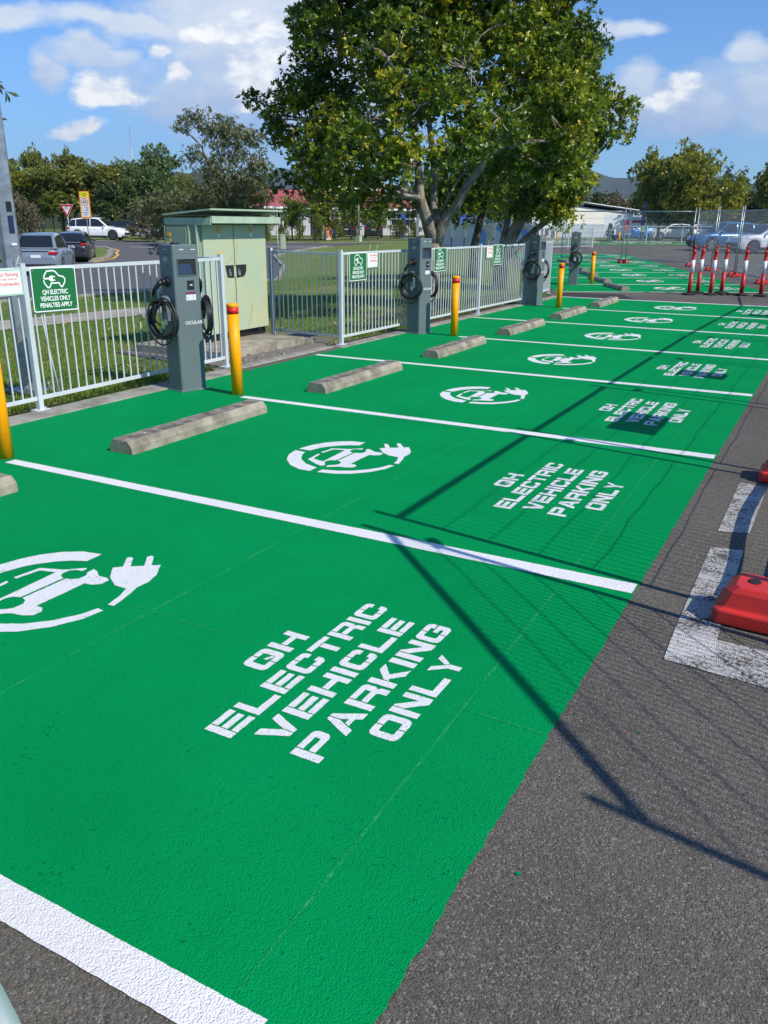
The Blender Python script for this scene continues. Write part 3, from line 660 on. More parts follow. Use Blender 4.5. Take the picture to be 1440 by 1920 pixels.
for i, ((x, y), r, l) in enumerate(cl):
    o = ch if i == 0 else copy_tree(ch)
    o.location = (x, y, TH(x, y) + .006); o.rotation_euler.z = R_(r); o['label'] = l

# ------------------------------------------------------------------ pale tubular fence
def fence(label, p0, p1, posts, h=1.28, bar=.1, group=None, th_=True, endposts=True, barr=.0085, name='tubular_fence', m=None, plates=True, skip=None):
    m = m or M['fence']
    p0 = Vector((*p0, 0)); p1 = Vector((*p1, 0)); d = p1 - p0; Ln = d.length; d.normalize(); rz = math.atan2(d.y, d.x)
    z0 = TH(p0.x, p0.y)
    root = empty(name, (p0.x, p0.y, z0), rz, label, 'fence', group)
    def zz(s_): q = p0 + d * s_; return TH(q.x, q.y) - z0
    ps = sorted(posts); seg = []
    for s_ in ps:
        b = MB(); b.box((s_, 0, zz(s_) + h / 2 + .01), (.05, .05, h + .02)); b.box((s_, 0, zz(s_) + h + .024), (.053, .053, .006))
        po = b.build('post', m, root, bevel=.003)
        if plates:
            q = MB(); q.box((s_, 0, zz(s_) + .019), (.15, .10, .008))
            for k in (-1, 1): q.lathe([(.010, .02), (.010, .034), (.006, .036)], (s_ + k * .055, 0, zz(s_)), 6)
            q.build('base_plate', m, po)
    e = [0] + [s_ for s_ in ps if .05 < s_ < Ln - .05] + [Ln]
    for a, c in zip(e[:-1], e[1:]):
        a += .027; c -= .027
        for nm, z in (('top_rail', h - .025), ('bottom_rail', .125)):
            MBr = MB(); za, zc = zz(a) + z, zz(c) + z; n0 = len(MBr.v)
            MBr.v += [(a, -.0125, za - .018), (a, .0125, za - .018), (a, .0125, za + .018), (a, -.0125, za + .018), (c, -.0125, zc - .018), (c, .0125, zc - .018), (c, .0125, zc + .018), (c, -.0125, zc + .018)]
            for f in ((0, 1, 2, 3), (7, 6, 5, 4), (0, 4, 5, 1), (1, 5, 6, 2), (2, 6, 7, 3), (3, 7, 4, 0)): MBr.face(list(f))
            MBr.build(nm, m, root, bevel=.003)
        b = MB(); n = max(1, round((c - a) / bar)); st = (c - a) / n
        for i in range(n):
            s_ = a + st * (i + .5)
            if skip and skip(s_): continue
            b.tube([(s_, 0, zz(s_) + .14), (s_, 0, zz(s_) + h - .04)], barr, 6, cap=False)
        b.build('bar_panel', m, root)
    return root
fA = fence('pale tubular fence along the kerb left of the nearest charger', (-6.16, .2), (-6.36, 7.72), [0.05, 2.35, 4.76, 7.52], skip=lambda s_: 4.95 < s_ < 5.0)
bb = MB(); bb.tube([(5.0, .0, .14), (4.95, .005, .5), (4.915, .012, .85), (4.92, .004, 1.1), (4.94, 0, 1.24)], .0085, 7); bb.build('bent_bar', M['fence'], fA)
fence('short tubular fence return between the nearest charger and the green cabinet', (-6.36, 7.72), (-7.40, 7.86), [], bar=.1)
fence('tubular fence return with a leaning first post, right of the green cabinet', (-7.56, 10.3), (-6.17, 10.06), [.03])
fence('long tubular fence past the second and third chargers', (-6.17, 10.06), (-6.12, 17.62), [.0, 5.0, 7.5])
fence('last tubular fence section between the third charger and the crossing', (-6.12, 17.72), (-6.5, 20.6), [.02, 2.88])
fence('far tubular fence along the back of the car park', frow(0, 1.0), frow(0, 24.0), [0, 2.6, 5.1, 7.9, 10.4, 13.2, 15.9, 18.5, 21.0, 23.0], bar=.11, plates=False)
fence('far tubular fence behind the blue car', frow(.0, 24.1), frow(-.6, 40), [2.5, 5, 7.5, 10, 12.5, 15.0], bar=.11, plates=False)
fence('tubular fence beyond the big trees, above the painted wall', (-24.3, 50.9), (-16.4, 49.6), [0, 2, 4, 6, 7.9], bar=.11, plates=False, h=1.75)
fence('tubular fence on the slope behind the third charger', (-16.3, 49.6), (-14.2, 53.5), [2.2, 4.3], bar=.11, plates=False)

# ------------------------------------------------------------------ fence signs
def car_icon(b, sc):
    body = [(-.36, .02), (-.375, .06), (-.33, .15), (-.25, .235), (-.02, .245), (.06, .21), (.16, .10), (.33, .06), (.385, .0), (.37, -.10), (.33, -.14), (.30, -.20), (.25, -.23), (.20, -.20), (.165, -.115), (-.13, -.115), (-.165, -.20), (-.21, -.24), (-.27, -.23), (-.31, -.18), (-.36, -.12), (-.385, -.03)]
    def ribbon(pts, wd):
        for i in range(len(pts) - 1):
            a = Vector(pts[i]); c = Vector(pts[i + 1]); t = (c - a).normalized(); n = Vector((-t.y, t.x)) * wd / 2
            z = .0028 + .00012 * (i % 2)
            b.v += [((a - t * wd * .3 - n).x * sc, (a - t * wd * .3 - n).y * sc, z), ((c + t * wd * .3 - n).x * sc, (c + t * wd * .3 - n).y * sc, z), ((c + t * wd * .3 + n).x * sc, (c + t * wd * .3 + n).y * sc, z), ((a - t * wd * .3 + n).x * sc, (a - t * wd * .3 + n).y * sc, z)]
            k = len(b.v); b.face([k - 4, k - 3, k - 2, k - 1])
    ribbon(body, .042); ribbon([(-.36, .02), (-.13, .02)], .05)
    pl = [(.02 + -.13 + .085 * math.cos(R_(a)), .02 + .085 * math.sin(R_(a)), 0) for a in range(90, 271, 20)] + [(-.05, -.06, 0), (-.05, .10, 0)]
    b.v += [(x * sc, y * sc, .0033) for x, y, _ in pl]; k = len(b.v); b.face(list(range(k - len(pl), k)))
    for y in (-.03, .07):
        b.v += [(x * sc, yy * sc, .0034) for x, yy in ((-.05, y - .018), (.03, y - .018), (.03, y + .018), (-.05, y + .018))]; k = len(b.v); b.face([k - 4, k - 3, k - 2, k - 1])
def rrect(w_, h_, r=.02, n=4):
    out = []
    for sx, sy, a0 in ((1, 1, 0), (-1, 1, 90), (-1, -1, 180), (1, -1, 270)):
        for q in range(n + 1): a = R_(a0 + 90 * q / n); out.append((sx * (w_ / 2 - r) + r * math.cos(a), sy * (h_ / 2 - r) + r * math.sin(a)))
    return out
def green_sign(label=None):
    root = empty('parking_sign', (0, 0, 0), 0, label, 'sign', 'green electric vehicle signs on the fence')
    MB().prism(rrect(.49, .385), -.001, .0010).build('sign_plate', M['signwhite'], root)
    MB().prism(rrect(.468, .363, .014), .0010, .0022).build('sign_face', M['signgreen'], root)
    b = MB(); car_icon(b, .30); 
    for i in range(len(b.v)): b.v[i] = (b.v[i][0] + .005, b.v[i][1] + .088, b.v[i][2])
    b.build('car_pictogram', M['signwhite'], root)
    for k, (t_, s_) in enumerate((('QH ELECTRIC', .055), ('VEHICLES ONLY', .055), ('PENALTIES APPLY', .055))):
        text_mesh('lettering', t_, s_, M['signwhite'], root, Matrix.Translation((0, -.024 - .057 * k, .0026)), .82, .0014)
    q = MB()
    for sx in (-1, 1):
        for sy in (-1, 1): MB().lathe([(.006, .0022), (.006, .004), (.002, .005)], (sx * .215, sy * .165, 0), 8).build('rivet', M['galv'], root)
    return root
def notice(label=None):
    root = empty('paper_notice', (0, 0, 0), 0, label, 'notice', 'laminated paper notices tied to the fence')
    MB().prism([(-.155, -.108), (.155, -.108), (.155, .108), (-.155, .108)], 0, .0015).build('sheet', M['paper'], root)
    b = MB()
    for c, d in (((0, .101, .0021), (.296, .006, .001)), ((0, -.101, .0021), (.296, .006, .001)), ((-.147, 0, .0021), (.006, .195, .001)), ((.147, 0, .0021), (.006, .195, .001))): b.box(c, d)
    b.build('green_border', M['papergreen'], root)
    text_mesh('print', 'No Parking', .045, M['redtext'], root, Matrix.Translation((.02, .065, .0022)), 1, .0006)
    text_mesh('print', 'in this area on', .030, M['redtext'], root, Matrix.Translation((.02, .028, .0022)), 1, 0)
    text_mesh('print', 'Wednesday', .045, M['redtext'], root, Matrix.Translation((.02, -.012, .0022)), 1, .0006)
    t_ = MB(); t_.tube([(-.10, .106, 0), (-.095, .12, -.01), (-.09, .135, -.005), (-.07, .22, .01)], .0018, 5); t_.tube([(.12, .106, 0), (.122, .13, -.01), (.15, .21, .01)], .0018, 5); t_.build('cable_tie', M['signwhite'], root)
    return root
def hang(o, x, y, z, a=0, tilt=0): # sign faces +x
    o.matrix_world = Matrix.Translation((x, y, z)) @ Matrix.Rotation(R_(a), 4, 'Z') @ Matrix.Rotation(R_(90), 4, 'Z') @ Matrix.Rotation(R_(90), 4, 'X') @ Matrix.Rotation(R_(tilt), 4, 'Z')
gs = green_sign(); pn = notice()
for i, (y, x, z, a, t_, l) in enumerate(((5.262, -6.262, 1.072, -1, -1.0, 'green electric vehicle sign left of the nearest charger, largest of the four'), (10.48, -6.135, 1.07, 0, 0, 'green electric vehicle sign just right of the fence corner post by the cabinet'),
        (13.22, -6.115, 1.08, 0, 0, 'green electric vehicle sign just right of the second charger'), (15.88, -6.095, 1.09, 0, 0, 'green electric vehicle sign between the second and third chargers, beside a paper notice'))):
    o = gs if i == 0 else copy_tree(gs); hang(o, x, y, z, a, t_); o['label'] = l
for i, (y, x, z, a, l) in enumerate(((4.765, -6.255, 1.155, -1, 'paper notice with red print at the left edge of the frame'), (10.90, -6.135, 1.15, 0, 'paper notice tied right of the second green sign'), (15.45, -6.10, 1.15, 0, 'paper notice tied left of the farthest green fence sign'))):
    o = pn if i == 0 else copy_tree(pn); hang(o, x, y, z, a, .5); o['label'] = l
for i, (s_, l) in enumerate(((7.0, 'tiny green sign on the far fence left of the far charger'), (13.9, 'tiny green sign on the far fence in front of the white banner'), (2.4, 'tiny green sign at the left end of the far fence'))):
    o = copy_tree(gs); x, y = frow(.04, s_); o.matrix_world = Matrix.Translation((x, y, TH(x, y) + 1.02)) @ Matrix.Rotation(math.atan2(fd.y, fd.x), 4, 'Z') @ Matrix.Rotation(R_(90), 4, 'X'); o['label'] = l
    o['group'] = 'green signs on the far fence'

# ------------------------------------------------------------------ electrical cabinet
def cabinet():
    root = empty('electrical_cabinet', (-7.75, 9.35, .10), 0, 'tall sage green double door electrical cabinet on a concrete pad', 'cabinet')
    ox, oy, oz = -7.75, 9.35, .10
    T = lambda c: (c[0] - ox, c[1] - oy, c[2] - oz)
    MB().box(T((-7.75, 9.38, .16)), (.5, 1.36, .12)).build('plinth', M['black'], root)
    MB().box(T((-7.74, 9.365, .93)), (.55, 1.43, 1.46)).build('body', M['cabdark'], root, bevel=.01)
    for y0, y1 in ((8.70, 9.325), (9.345, 10.06)):
        d = MB().box(T((-7.452, (y0 + y1) / 2, .915)), (.03, y1 - y0, 1.42)).build('door', M['cab'], root, bevel=.005)
    # latch cut-outs, padlocks, labels, scuffs
    lt = MB(); lt.prism([(9.12, 1.10), (9.30, 1.10), (9.30, .93), (9.16, .94)][::-1], 0, .004); lt.prism([(9.35, 1.10), (9.58, 1.10), (9.57, 1.0), (9.52, .94), (9.36, .93)][::-1], 0, .004)
    lt.v = [T((-7.436 + z, x, y)) for x, y, z in lt.v]; lt.build('latch_opening', M['dark'], root)
    for y in (9.20, 9.40):
        k = MB(); k.box(T((-7.422, y, .985)), (.022, .045, .055)); k.tube([T((-7.422, y + .016 * math.cos(R_(a)), 1.012 + .035 * math.sin(R_(a)))) for a in range(0, 181, 30)], .005, 6); k.build('padlock', M['galv'], root, bevel=.003)
    q = MB(); q.box(T((-7.4345, 9.335, 1.01)), (.004, .03, .13)); q.build('hinge_strip', M['cab'], root)
    for (y, z, w_, h_, mm, nm) in ((9.02, 1.555, .085, .07, 'amber', 'warning_label'), (9.02, 1.49, .05, .045, 'labelw', 'number_label'), (9.72, 1.555, .075, .07, 'amber', 'warning_label'), (9.72, 1.49, .05, .045, 'labelw', 'number_label'), (9.02, 1.245, .075, .062, 'amber', 'warning_label')):
        MB().box(T((-7.4355, y, z)), (.004, w_, h_)).build(nm, M[mm], root)
    sc = MB()
    for pl in ([(9.28, 1.25), (9.30, 1.3), (9.29, 1.17), (9.14, 1.12)], [(9.37, 1.40), (9.42, 1.40), (9.40, 1.18), (9.37, 1.05)], [(9.66, .55), (9.72, .57), (9.65, .30), (9.55, .22), (9.60, .36)], [(9.26, .52), (9.285, .72), (9.30, .40), (9.29, .25)], [(10.03, .5), (10.05, .9), (10.05, .3)]):
        sc.poly([T((-7.4363, y, z)) for y, z in pl])
    sc.build('scuff', M['rust'], root)
    # canopy fascia and roof
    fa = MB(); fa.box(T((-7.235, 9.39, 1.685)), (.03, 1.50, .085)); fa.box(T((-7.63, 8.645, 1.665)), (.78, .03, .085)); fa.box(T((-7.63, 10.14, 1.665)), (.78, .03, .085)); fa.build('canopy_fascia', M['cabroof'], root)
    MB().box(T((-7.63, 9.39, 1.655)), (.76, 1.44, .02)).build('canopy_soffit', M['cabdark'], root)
    rf = MB(); x0, x2 = -8.02, -7.20
    rf.v = [T(p) for p in ((x0, 8.60, 1.735), (x2, 8.60, 1.80), (x2, 10.17, 1.80), (x0, 10.17, 1.735), (x0, 8.60, 1.755), (x2, 8.60, 1.82), (x2, 10.17, 1.82), (x0, 10.17, 1.755))]
    for f in ((3, 2, 1, 0), (4, 5, 6, 7), (0, 1, 5, 4), (1, 2, 6, 5), (2, 3, 7, 6), (3, 0, 4, 7)): rf.face(list(f))
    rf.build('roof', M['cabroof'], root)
    for x in (-8.02, -7.62, -7.49): MB().box(T((x, 8.64, .89)), (.025, .02, 1.45)).build('side_frame', M['cab'], root)
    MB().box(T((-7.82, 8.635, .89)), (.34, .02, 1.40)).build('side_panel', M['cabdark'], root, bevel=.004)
    k = MB(); k.box(T((-7.95, 8.61, 1.40)), (.075, .03, .10)); k.lathe([(.028, 0), (.028, .02)], T((-7.96, 8.60, 1.38)), 12); k.build('side_lock', M['brass'], root, bevel=.004)
    MB().box(T((-7.945, 8.615, 1.50)), (.06, .012, .045)).build('side_label', M['amber'], root)
    c = MB(); c.tube([T((-7.30, 9.55, 1.60)), T((-7.30, 9.55, 1.68))], .012, 8); c.tube([T((-7.32, 10.34, 1.58)), T((-7.32, 10.34, 1.68))], .012, 8); c.build('canopy_bracket', M['cabroof'], root)
    MB().tube([T((-7.35, 10.24, .12)), T((-7.35, 10.24, 1.95))], .006, 6).build('aerial', M['galv'], root)
    cd = MB(); cd.tube([T((-7.43, 9.78, .215)), T((-7.39, 9.80, .17)), T((-7.38, 9.82, .11))], .006, 6); cd.lathe([(.03, 0), (.03, .004)], T((0, 0, 0)), 3); cd.v = cd.v[:18]; cd.f = [f for f in cd.f if max(f) < 18]; cd.m = cd.m[:len(cd.f)]; cd.sm = cd.sm[:len(cd.f)]
    cd.build('cable_tail', M['cable'], root)
cabinet()

# ------------------------------------------------------------------ light pole (left)
def light_pole():
    root = empty('light_pole', (-7.16, 5.55, 0), 0, 'galvanised steel light pole standing on the grass behind the fence', 'light pole')
    b = MB(); n = 8; rg = []
    for z, r in ((.02, .098), (3, .09), (9, .06)): rg.append([(r * math.cos(R_(22.5 + 45 * q)), r * math.sin(R_(22.5 + 45 * q)), z) for q in range(n)])
    b.rings(rg, smooth=False); b.build('shaft', M['galv'], root)
    b = MB().box((0, 0, .02), (.34, .34, .025))
    for i in (-1, 1):
        for j in (-1, 1): b.lathe([(.014, .03), (.014, .085), (.01, .09)], (i * .13, j * .13, 0), 8)
    b.build('base_plate', M['galv'], root)
    b = MB(); b.tube([(0, 0, 8.9), (.3, 0, 9.3), (1.2, 0, 9.45)], .035, 8); b.build('arm', M['galv'], root)
    MB().box((1.45, 0, 9.44), (.6, .25, .09)).build('lamp_head', M['galv'], root, bevel=.02)
    for z, h_, mm in ((1.78, .09, 'black'), (1.62, .16, 'navy')):
        k = MB().box((.090, -.02, z), (.006, .055, h_)); k.build('pole_label', M[mm], root)
    MB().box((.092, -.02, 1.44), (.006, .06, .02)).build('pole_label', M['labelw'], root)
    MB().box((.088, -.005, 1.15), (.01, .085, .30)).build('hatch', M['galv'], root)
light_pole()

# ------------------------------------------------------------------ temporary fencing
def temp_block():
    root = empty('fence_foot', (0, 0, 0), 0, 'x', 'fence foot', 'red plastic feet of the temporary fence')
    b = MB(); L0, Wd = .33, .125
    def ring(l, w_, z, c): return [(l, w_ - c, z), (l - c, w_, z), (-l + c, w_, z), (-l, w_ - c, z), (-l, -w_ + c, z), (-l + c, -w_, z), (l - c, -w_, z), (l, -w_ + c, z)]
    b.rings([ring(L0, Wd, 0, .02), ring(L0, Wd, .055, .02), ring(L0 - .02, Wd - .018, .065, .02), ring(L0 - .035, Wd - .03, .125, .025), ring(L0 - .07, Wd - .045, .148, .02)], smooth=False)
    b.build('body', M['redblock'], root, bevel=.006)
    h = MB()
    for x in (-.045, .045, -.2, .2): MB().lathe([(.026, .1485), (.026, .151), (.02, .1512)], (x, 0, 0), 12).build('socket', M['dark'], root)
    return root
tb = temp_block()
def temp_panel(label, p0, p1, h=2.08, rail=.019, first=[None], board=None, sideboard=None):
    p0 = Vector((*p0, 0)); p1 = Vector((*p1, 0)); d = p1 - p0; Ln = d.length; rz = math.atan2(d.y, d.x)
    z0 = TH(p0.x, p0.y); z1 = TH(p1.x, p1.y)
    root = empty('temporary_fence_panel', (p0.x, p0.y, z0), rz, label, 'temporary fence', 'temporary mesh fence panels')
    sl = (z1 - z0) / Ln
    a, c = .05, Ln - .05
    for x in (a, c): MB().tube([(x, 0, sl * x + .10), (x, 0, sl * x + h + .16)], .019, 10).build('post', M['galv'], root)
    for z, n_ in ((h, 'top_rail'), (.17, 'bottom_rail')): MB().tube([(a + .019, 0, sl * a + z), (c - .019, 0, sl * c + z)], .022, 10).build(n_, M['galv'], root)
    b = MB(); n = int((c - a) / .062); rnd = random.Random(int(Ln * 1000))
    for i in range(1, n):
        x = a + (c - a) * i / n; b.tube([(x, 0, sl * x + .18), (x, 0, sl * x + h - .01)], .0027, 3, cap=False, smooth=False)
    z = .36
    while z < h - .1:
        b.tube([(a + (c - a) * k / 8, rnd.uniform(-.008, .008), sl * (a + (c - a) * k / 8) + z + (rnd.uniform(-.007, .007) if k not in (0, 8) else 0)) for k in range(9)], .0034, 4, cap=False, smooth=False)
        z += .285
    b.build('wire_mesh', M['galv'], root)
    k = MB(); k.box((c + .05, 0, sl * c + 1.75), (.14, .05, .035)); k.build('coupler', M['galv'], root)
    return root, sl
chain = [((1.983, 1.673), (.12, 3.46)), ((.10, 3.62), (.10, 6.02)), ((.10, 6.10), (.11, 8.50)), ((.11, 8.58), (.12, 10.98)), ((.12, 11.06), (.14, 13.52)), ((.14, 13.6), (.22, 16.35)), ((.22, 16.43), (.32, 19.3)), ((.32, 19.38), (-.05, 22.2)), ((-.08, 22.3), (-1.1, 24.9)), ((-1.13, 25.0), (-2.1, 27.58)),
         ((-2.14, 27.66), (-3.25, 30.55)), ((-3.29, 30.65), (-4.38, 33.47)), ((-4.43, 33.56), (-5.47, 35.92)), ((-5.55, 36.0), (-8.36, 36.68)), ((-8.45, 36.72), (-11.35, 37.3))]
tl = ['outside the right frame edge, closest and turned away', 'outside the frame at right, its shadow over the nearest lettering', 'beside the second near red foot, carrying a board', 'outside the frame at right beside the fourth bay, carrying a board', 'outside the frame at right beside the fifth bay', 'outside the frame at right beside the sixth bay', 'outside the right frame edge beside the last front bay', 'outside the frame at right by the crossing', 'outside the frame at right past the crossing', 'at the right frame edge behind the delineator posts',
      'in front of the white car at right', 'in front of the doors of the blue car', 'in front of the bonnet of the blue car', 'right of the pair of posts standing in the angled bays', 'leftmost, ending in the tree crown']
bd = {2: (.55, .75, 1.24, 1.64), 3: (1.15, .42, 1.10, 1.62), 6: (.95, .40, 1.3, 1.75)}
for i, (p0, p1) in enumerate(chain):
    pr, sl = temp_panel('temporary mesh fence panel ' + tl[i], p0, p1)
    if i in bd:
        s0, w_, za, zb = bd[i]
        bo_ = MB().box((s0 + w_ / 2, 0, 0), (w_, .006, zb - za)).build('notice_board', M['signwhite'])
        rz = pr.rotation_euler.z; d_ = Vector((math.cos(rz), math.sin(rz), 0)); n_ = Vector((d_.y, -d_.x, 0))
        bo_.location = pr.location + n_ * .03 + Vector((0, 0, (za + zb) / 2)); bo_.rotation_euler.z = rz
        tag(bo_, 'white board tied to the temporary fence, casting %s' % {2: 'the nearest dark rectangle on the lettering', 3: 'the second dark rectangle', 6: 'the farthest dark rectangle in the row'}[i], 'board', 'boards tied to the temporary fence')
feet = [((.09, 3.64), 'large red plastic fence foot in the right foreground'), ((.06, 6.03), 'red plastic fence foot cut by the right frame edge, second nearest'), ((2.0, 1.55), 'red plastic fence foot outside the frame near the camera')] + \
       [((c[0] + .02, c[1] + .04), l) for c, l in zip([(.11, 8.5), (.12, 10.98), (.14, 13.52), (.22, 16.35), (.32, 19.3), (-.05, 22.2), (-1.1, 24.9)], ['third', 'fourth', 'fifth', 'sixth', 'seventh', 'eighth', 'ninth'])]
feet = [(p, l if len(l) > 10 else 'red plastic fence foot outside the frame, %s along the row' % l) for p, l in feet]
feet += [((-2.12, 27.62), 'red fence foot at the right edge, behind the last delineator post'), ((-3.27, 30.6), 'red fence foot between the fourth and fifth delineator posts'), ((-4.4, 33.5), 'red fence foot seen between the third and fourth delineator posts'), ((-5.51, 35.96), 'red fence foot behind the two leftmost delineator posts'), ((-8.41, 36.7), 'red fence foot lying alone in the green angled bays')]
angs = [0, 0, .8] + [0] * 7 + [.35, .38, .42, .5, .85, .6]
for i, ((x, y), l) in enumerate(feet):
    o = tb if i == 0 else copy_tree(tb); o.location = (x, y, TH(x, y) + .008 + (.008 if i == 13 or i == 14 else 0)); o.rotation_euler.z = angs[i] + (-.06 if i == 0 else 0)
    if i == 0: o.scale = (1.08, 1.15, 1.15)
    elif y > 25: o.scale = (.68, .95, .95)
    o['label'] = l
# dark hose out of view, put in for the curved shadow it casts
b = MB(); b.tube([(.16 - .16 * math.sin(k / 12 * math.pi) ** 2 * .6, 3.75 + (6.3 - 3.75) * k / 12, .40 - .06 * math.sin(k / 12 * math.pi)) for k in range(13)], .028, 10)
tag(b.build('shadow_hose', M['cable']), 'unseen dark hose added between the two nearest red fence feet to cast the wide curved shadow', 'hose')
# delineator posts
def delineator():
    root = empty('delineator_post', (0, 0, 0), 0, 'x', 'delineator', 'red and white delineator posts by the crossing')
    MB().lathe([(.175, 0), (.175, .018), (.15, .03), (.06, .05)], n=8, smooth=False).build('rubber_base', M['rubber'], root)
    MB().lathe([(.052, .05), (.049, .53)], n=18).build('lower_tube', M['redplastic'], root)
    MB().lathe([(.0505, .53), (.0495, .84)], n=18).build('reflective_sleeve', M['whitep'], root)
    u = MB(); u.lathe([(.049, .84), (.053, .85), (.053, .865), (.046, .875), (.044, 1.02), (.052, 1.03), (.052, 1.06), (.03, 1.07), (.028, 1.09)], n=18)
    u.lathe([(.018, 1.085), (.018, 1.12), (.032, 1.13), (.036, 1.155), (.026, 1.175), (.005, 1.18)], n=14)
    u.build('upper_tube', M['redplastic'], root)
    return root
dl = delineator()
for i, (x, y, tx, l) in enumerate(((-3.41, 22.42, 0, 'leftmost red and white delineator post'), (-3.31, 23.1, .01, 'second delineator post from the left, standing slightly behind'), (-2.94, 22.73, .01, 'third delineator post from the left, in front of the white line end'),
        (-2.77, 23.46, .015, 'fourth delineator post from the left, before the blue car'), (-2.23, 22.95, 0, 'fifth delineator post from the left, before the white car wheel'), (-1.78, 22.95, .01, 'rightmost delineator post, leaning against the frame edge'))):
    o = dl if i == 0 else copy_tree(dl); o.location = (x, y, TH(x, y) + .012); o.rotation_euler = (0, tx + .012, .4 * i); o['label'] = l
b = MB()
for k in range(7): b.box((-2.55 + random.uniform(-.25, .2), 22.9 + random.uniform(-.2, .2), .03), (.10, .07, .05), random.random() * 3, .4)
tag(b.build('sandbag_rubble', M['rubber']), 'heap of grey rubber scraps at the foot of the fourth delineator post', 'rubble')

# ------------------------------------------------------------------ cars
def spline(pts, x):
    for (a, b_), (c, d) in zip(pts[:-1], pts[1:]):
        if a <= x <= c:
            t = (x - a) / (c - a) if c > a else 0
            return b_ + (d - b_) * t
    return pts[0][1] if x < pts[0][0] else pts[-1][1]
def smooth_line(pts, x, h_=.10): return (spline(pts, x - h_) + 2 * spline(pts, x) + spline(pts, x + h_)) / 4
def car(name, label, p, heading, pm, Lc=4.3, Wc=1.78, Hc=1.6, deck=None, cab=None, rim='rim', cat='car', detail=True, group=None, clad=True, wr=.335, plate=''):
    """x forward; built with centre at the middle of the wheelbase"""
    root = empty(name, (p[0], p[1], p[2]), heading, label, cat, group)
    hl = Lc / 2; wb = Lc * .305; hw = Wc / 2
    belt = deck or [(-hl, .62), (-hl + .05, .90), (-hl + .25, .98), (-.8, .98), (.55, .96), (.95, .98), (hl - .45, .90), (hl - .12, .78), (hl, .55)]
    xs = sorted(set([round(-hl + i * Lc / 90, 4) for i in range(91)]))
    def bot(x):
        z = .20 if abs(x) < hl - .3 else .20 + (abs(x) - hl + .3) * .35
        for cx in (-wb, wb):
            q = (wr + .055) ** 2 - (x - cx) ** 2
            if q > 0: z = max(z, wr + math.sqrt(q) * .96)
        return z
    def plan(x):
        e = max(0, (abs(x) - (hl - .75)) / .75); return hw * (1 - .20 * e ** 2.4)
    b = MB(); rg = []
    for x in xs:
        w_ = plan(x); zt = smooth_line(belt, x, .07); zb = min(bot(x), zt - .05); zm = zb + (zt - zb) * .45
        wk = w_ * (1 - .02)
        sec = [(wk * .97, zb), (w_, zb + (zt - zb) * .25), (w_, zb + (zt - zb) * .6), (w_ * .975, zb + (zt - zb) * .86), (w_ * .90, zt - .0), (w_ * .55, zt + .028), (0, zt + .038)]
        full = sec + [(-y, z) for y, z in sec[-2::-1]]
        rg.append([(x, y, z) for y, z in full])
    b.rings(rg, closed=False, cap=False)
    for r_ in (rg[0], rg[-1]): b.poly(r_ if r_ is rg[0] else r_[::-1])
    b.build('body', pm, root)
    # underbody
    MB().box((0, 0, .33), (Lc * .9, Wc * .80, .30)).build('underbody', M['trim'], root)
    # cabin
    cb = cab or dict(ws=(Lc * .235, .99), rf=(Lc * .065, Hc), rr=(-Lc * .405, Hc - .09), rg=(-Lc * .478, 1.0))
    (x1, z1), (x2, z2), (x3, z3), (x4, z4) = cb['ws'], cb['rf'], cb['rr'], cb['rg']
    wb_, wt = hw * .90, hw * .70
    roof = [(x2, z2 - .04), (x2 - .25, z2), ((x2 + x3) / 2, z2 + .005), (x3 + .25, z3 + .015), (x3, z3 - .03)]
    zb0 = .95
    c = MB(); rgs = []
    def zbelt(x): return smooth_line(belt, x, .05) + .005
    prof = [(x4, z4, z4)] + [(x4 + (x3 - x4) * .5, zbelt(x4 + (x3 - x4) * .5), z4 + (z3 - .03 - z4) * .5)] + [(x, zbelt(x), z) for x, z in roof[::-1]] + [(x1 + (x2 - x1) * .5, zbelt(x1 + (x2 - x1) * .5), z1 + (z2 - .04 - z1) * .5), (x1, z1, z1)]
    def wid(z, x=0): 
        t = min(max((z - .95) / (Hc - .95), 0), 1); return wb_ + (wt - wb_) * t ** 1.2
    for x, za, zt in prof:
        za = min(za, zt); w0 = wid(za); w1 = wid(zt); h_ = max(zt - za, .001)
        sec = [(w0, za - .02), (wid(za + h_ * .5), za + h_ * .5), (w1 + .0, zt - min(.05, h_ * .3)), (w1 * .86, zt), (0, zt + min(.015, h_ * .1))]
        full = sec + [(-y, z) for y, z in sec[-2::-1]]
        rgs.append([(x, y, z) for y, z in full])
    c.rings(rgs, closed=False, cap=False); c.build('cabin', pm, root)
    # windows: side glass split in panes, screens front and rear
    def lerp(a, b__, t): return a + (b__ - a) * t
    def ztop(x):
        if x > x2: return lerp(z1, z2 - .04, (x1 - x) / (x1 - x2))
        if x < x3: return lerp(z4, z3 - .03, (x - x4) / (x3 - x4))
        return spline(sorted(roof), x)
    def side_pane(xa, xb, s_):
        g = MB(); n = 8; top = []; bt = []
        for i in range(n + 1):
            x = xa + (xb - xa) * i / n; zt = ztop(x) - .085; zb_ = zbelt(x) + .045
            if zt < zb_ + .004: zt = zb_ + .004
            top.append((x, s_ * (wid(zt) + .008), zt)); bt.append((x, s_ * (wid(zb_) + .008), zb_))
        for i in range(n):
            q = [bt[i], bt[i + 1], top[i + 1], top[i]]; g.poly(q if s_ < 0 else q[::-1])
        g.build('side_window', M['glass'], root)
    span = [(x1 - .16, lerp(x1, x3, .47)), (lerp(x1, x3, .47) - .07, lerp(x1, x3, .86)), (lerp(x1, x3, .86) - .06, x4 + .18)]
    for s_ in (-1, 1):
        for a, c_ in span: side_pane(c_, a, s_)
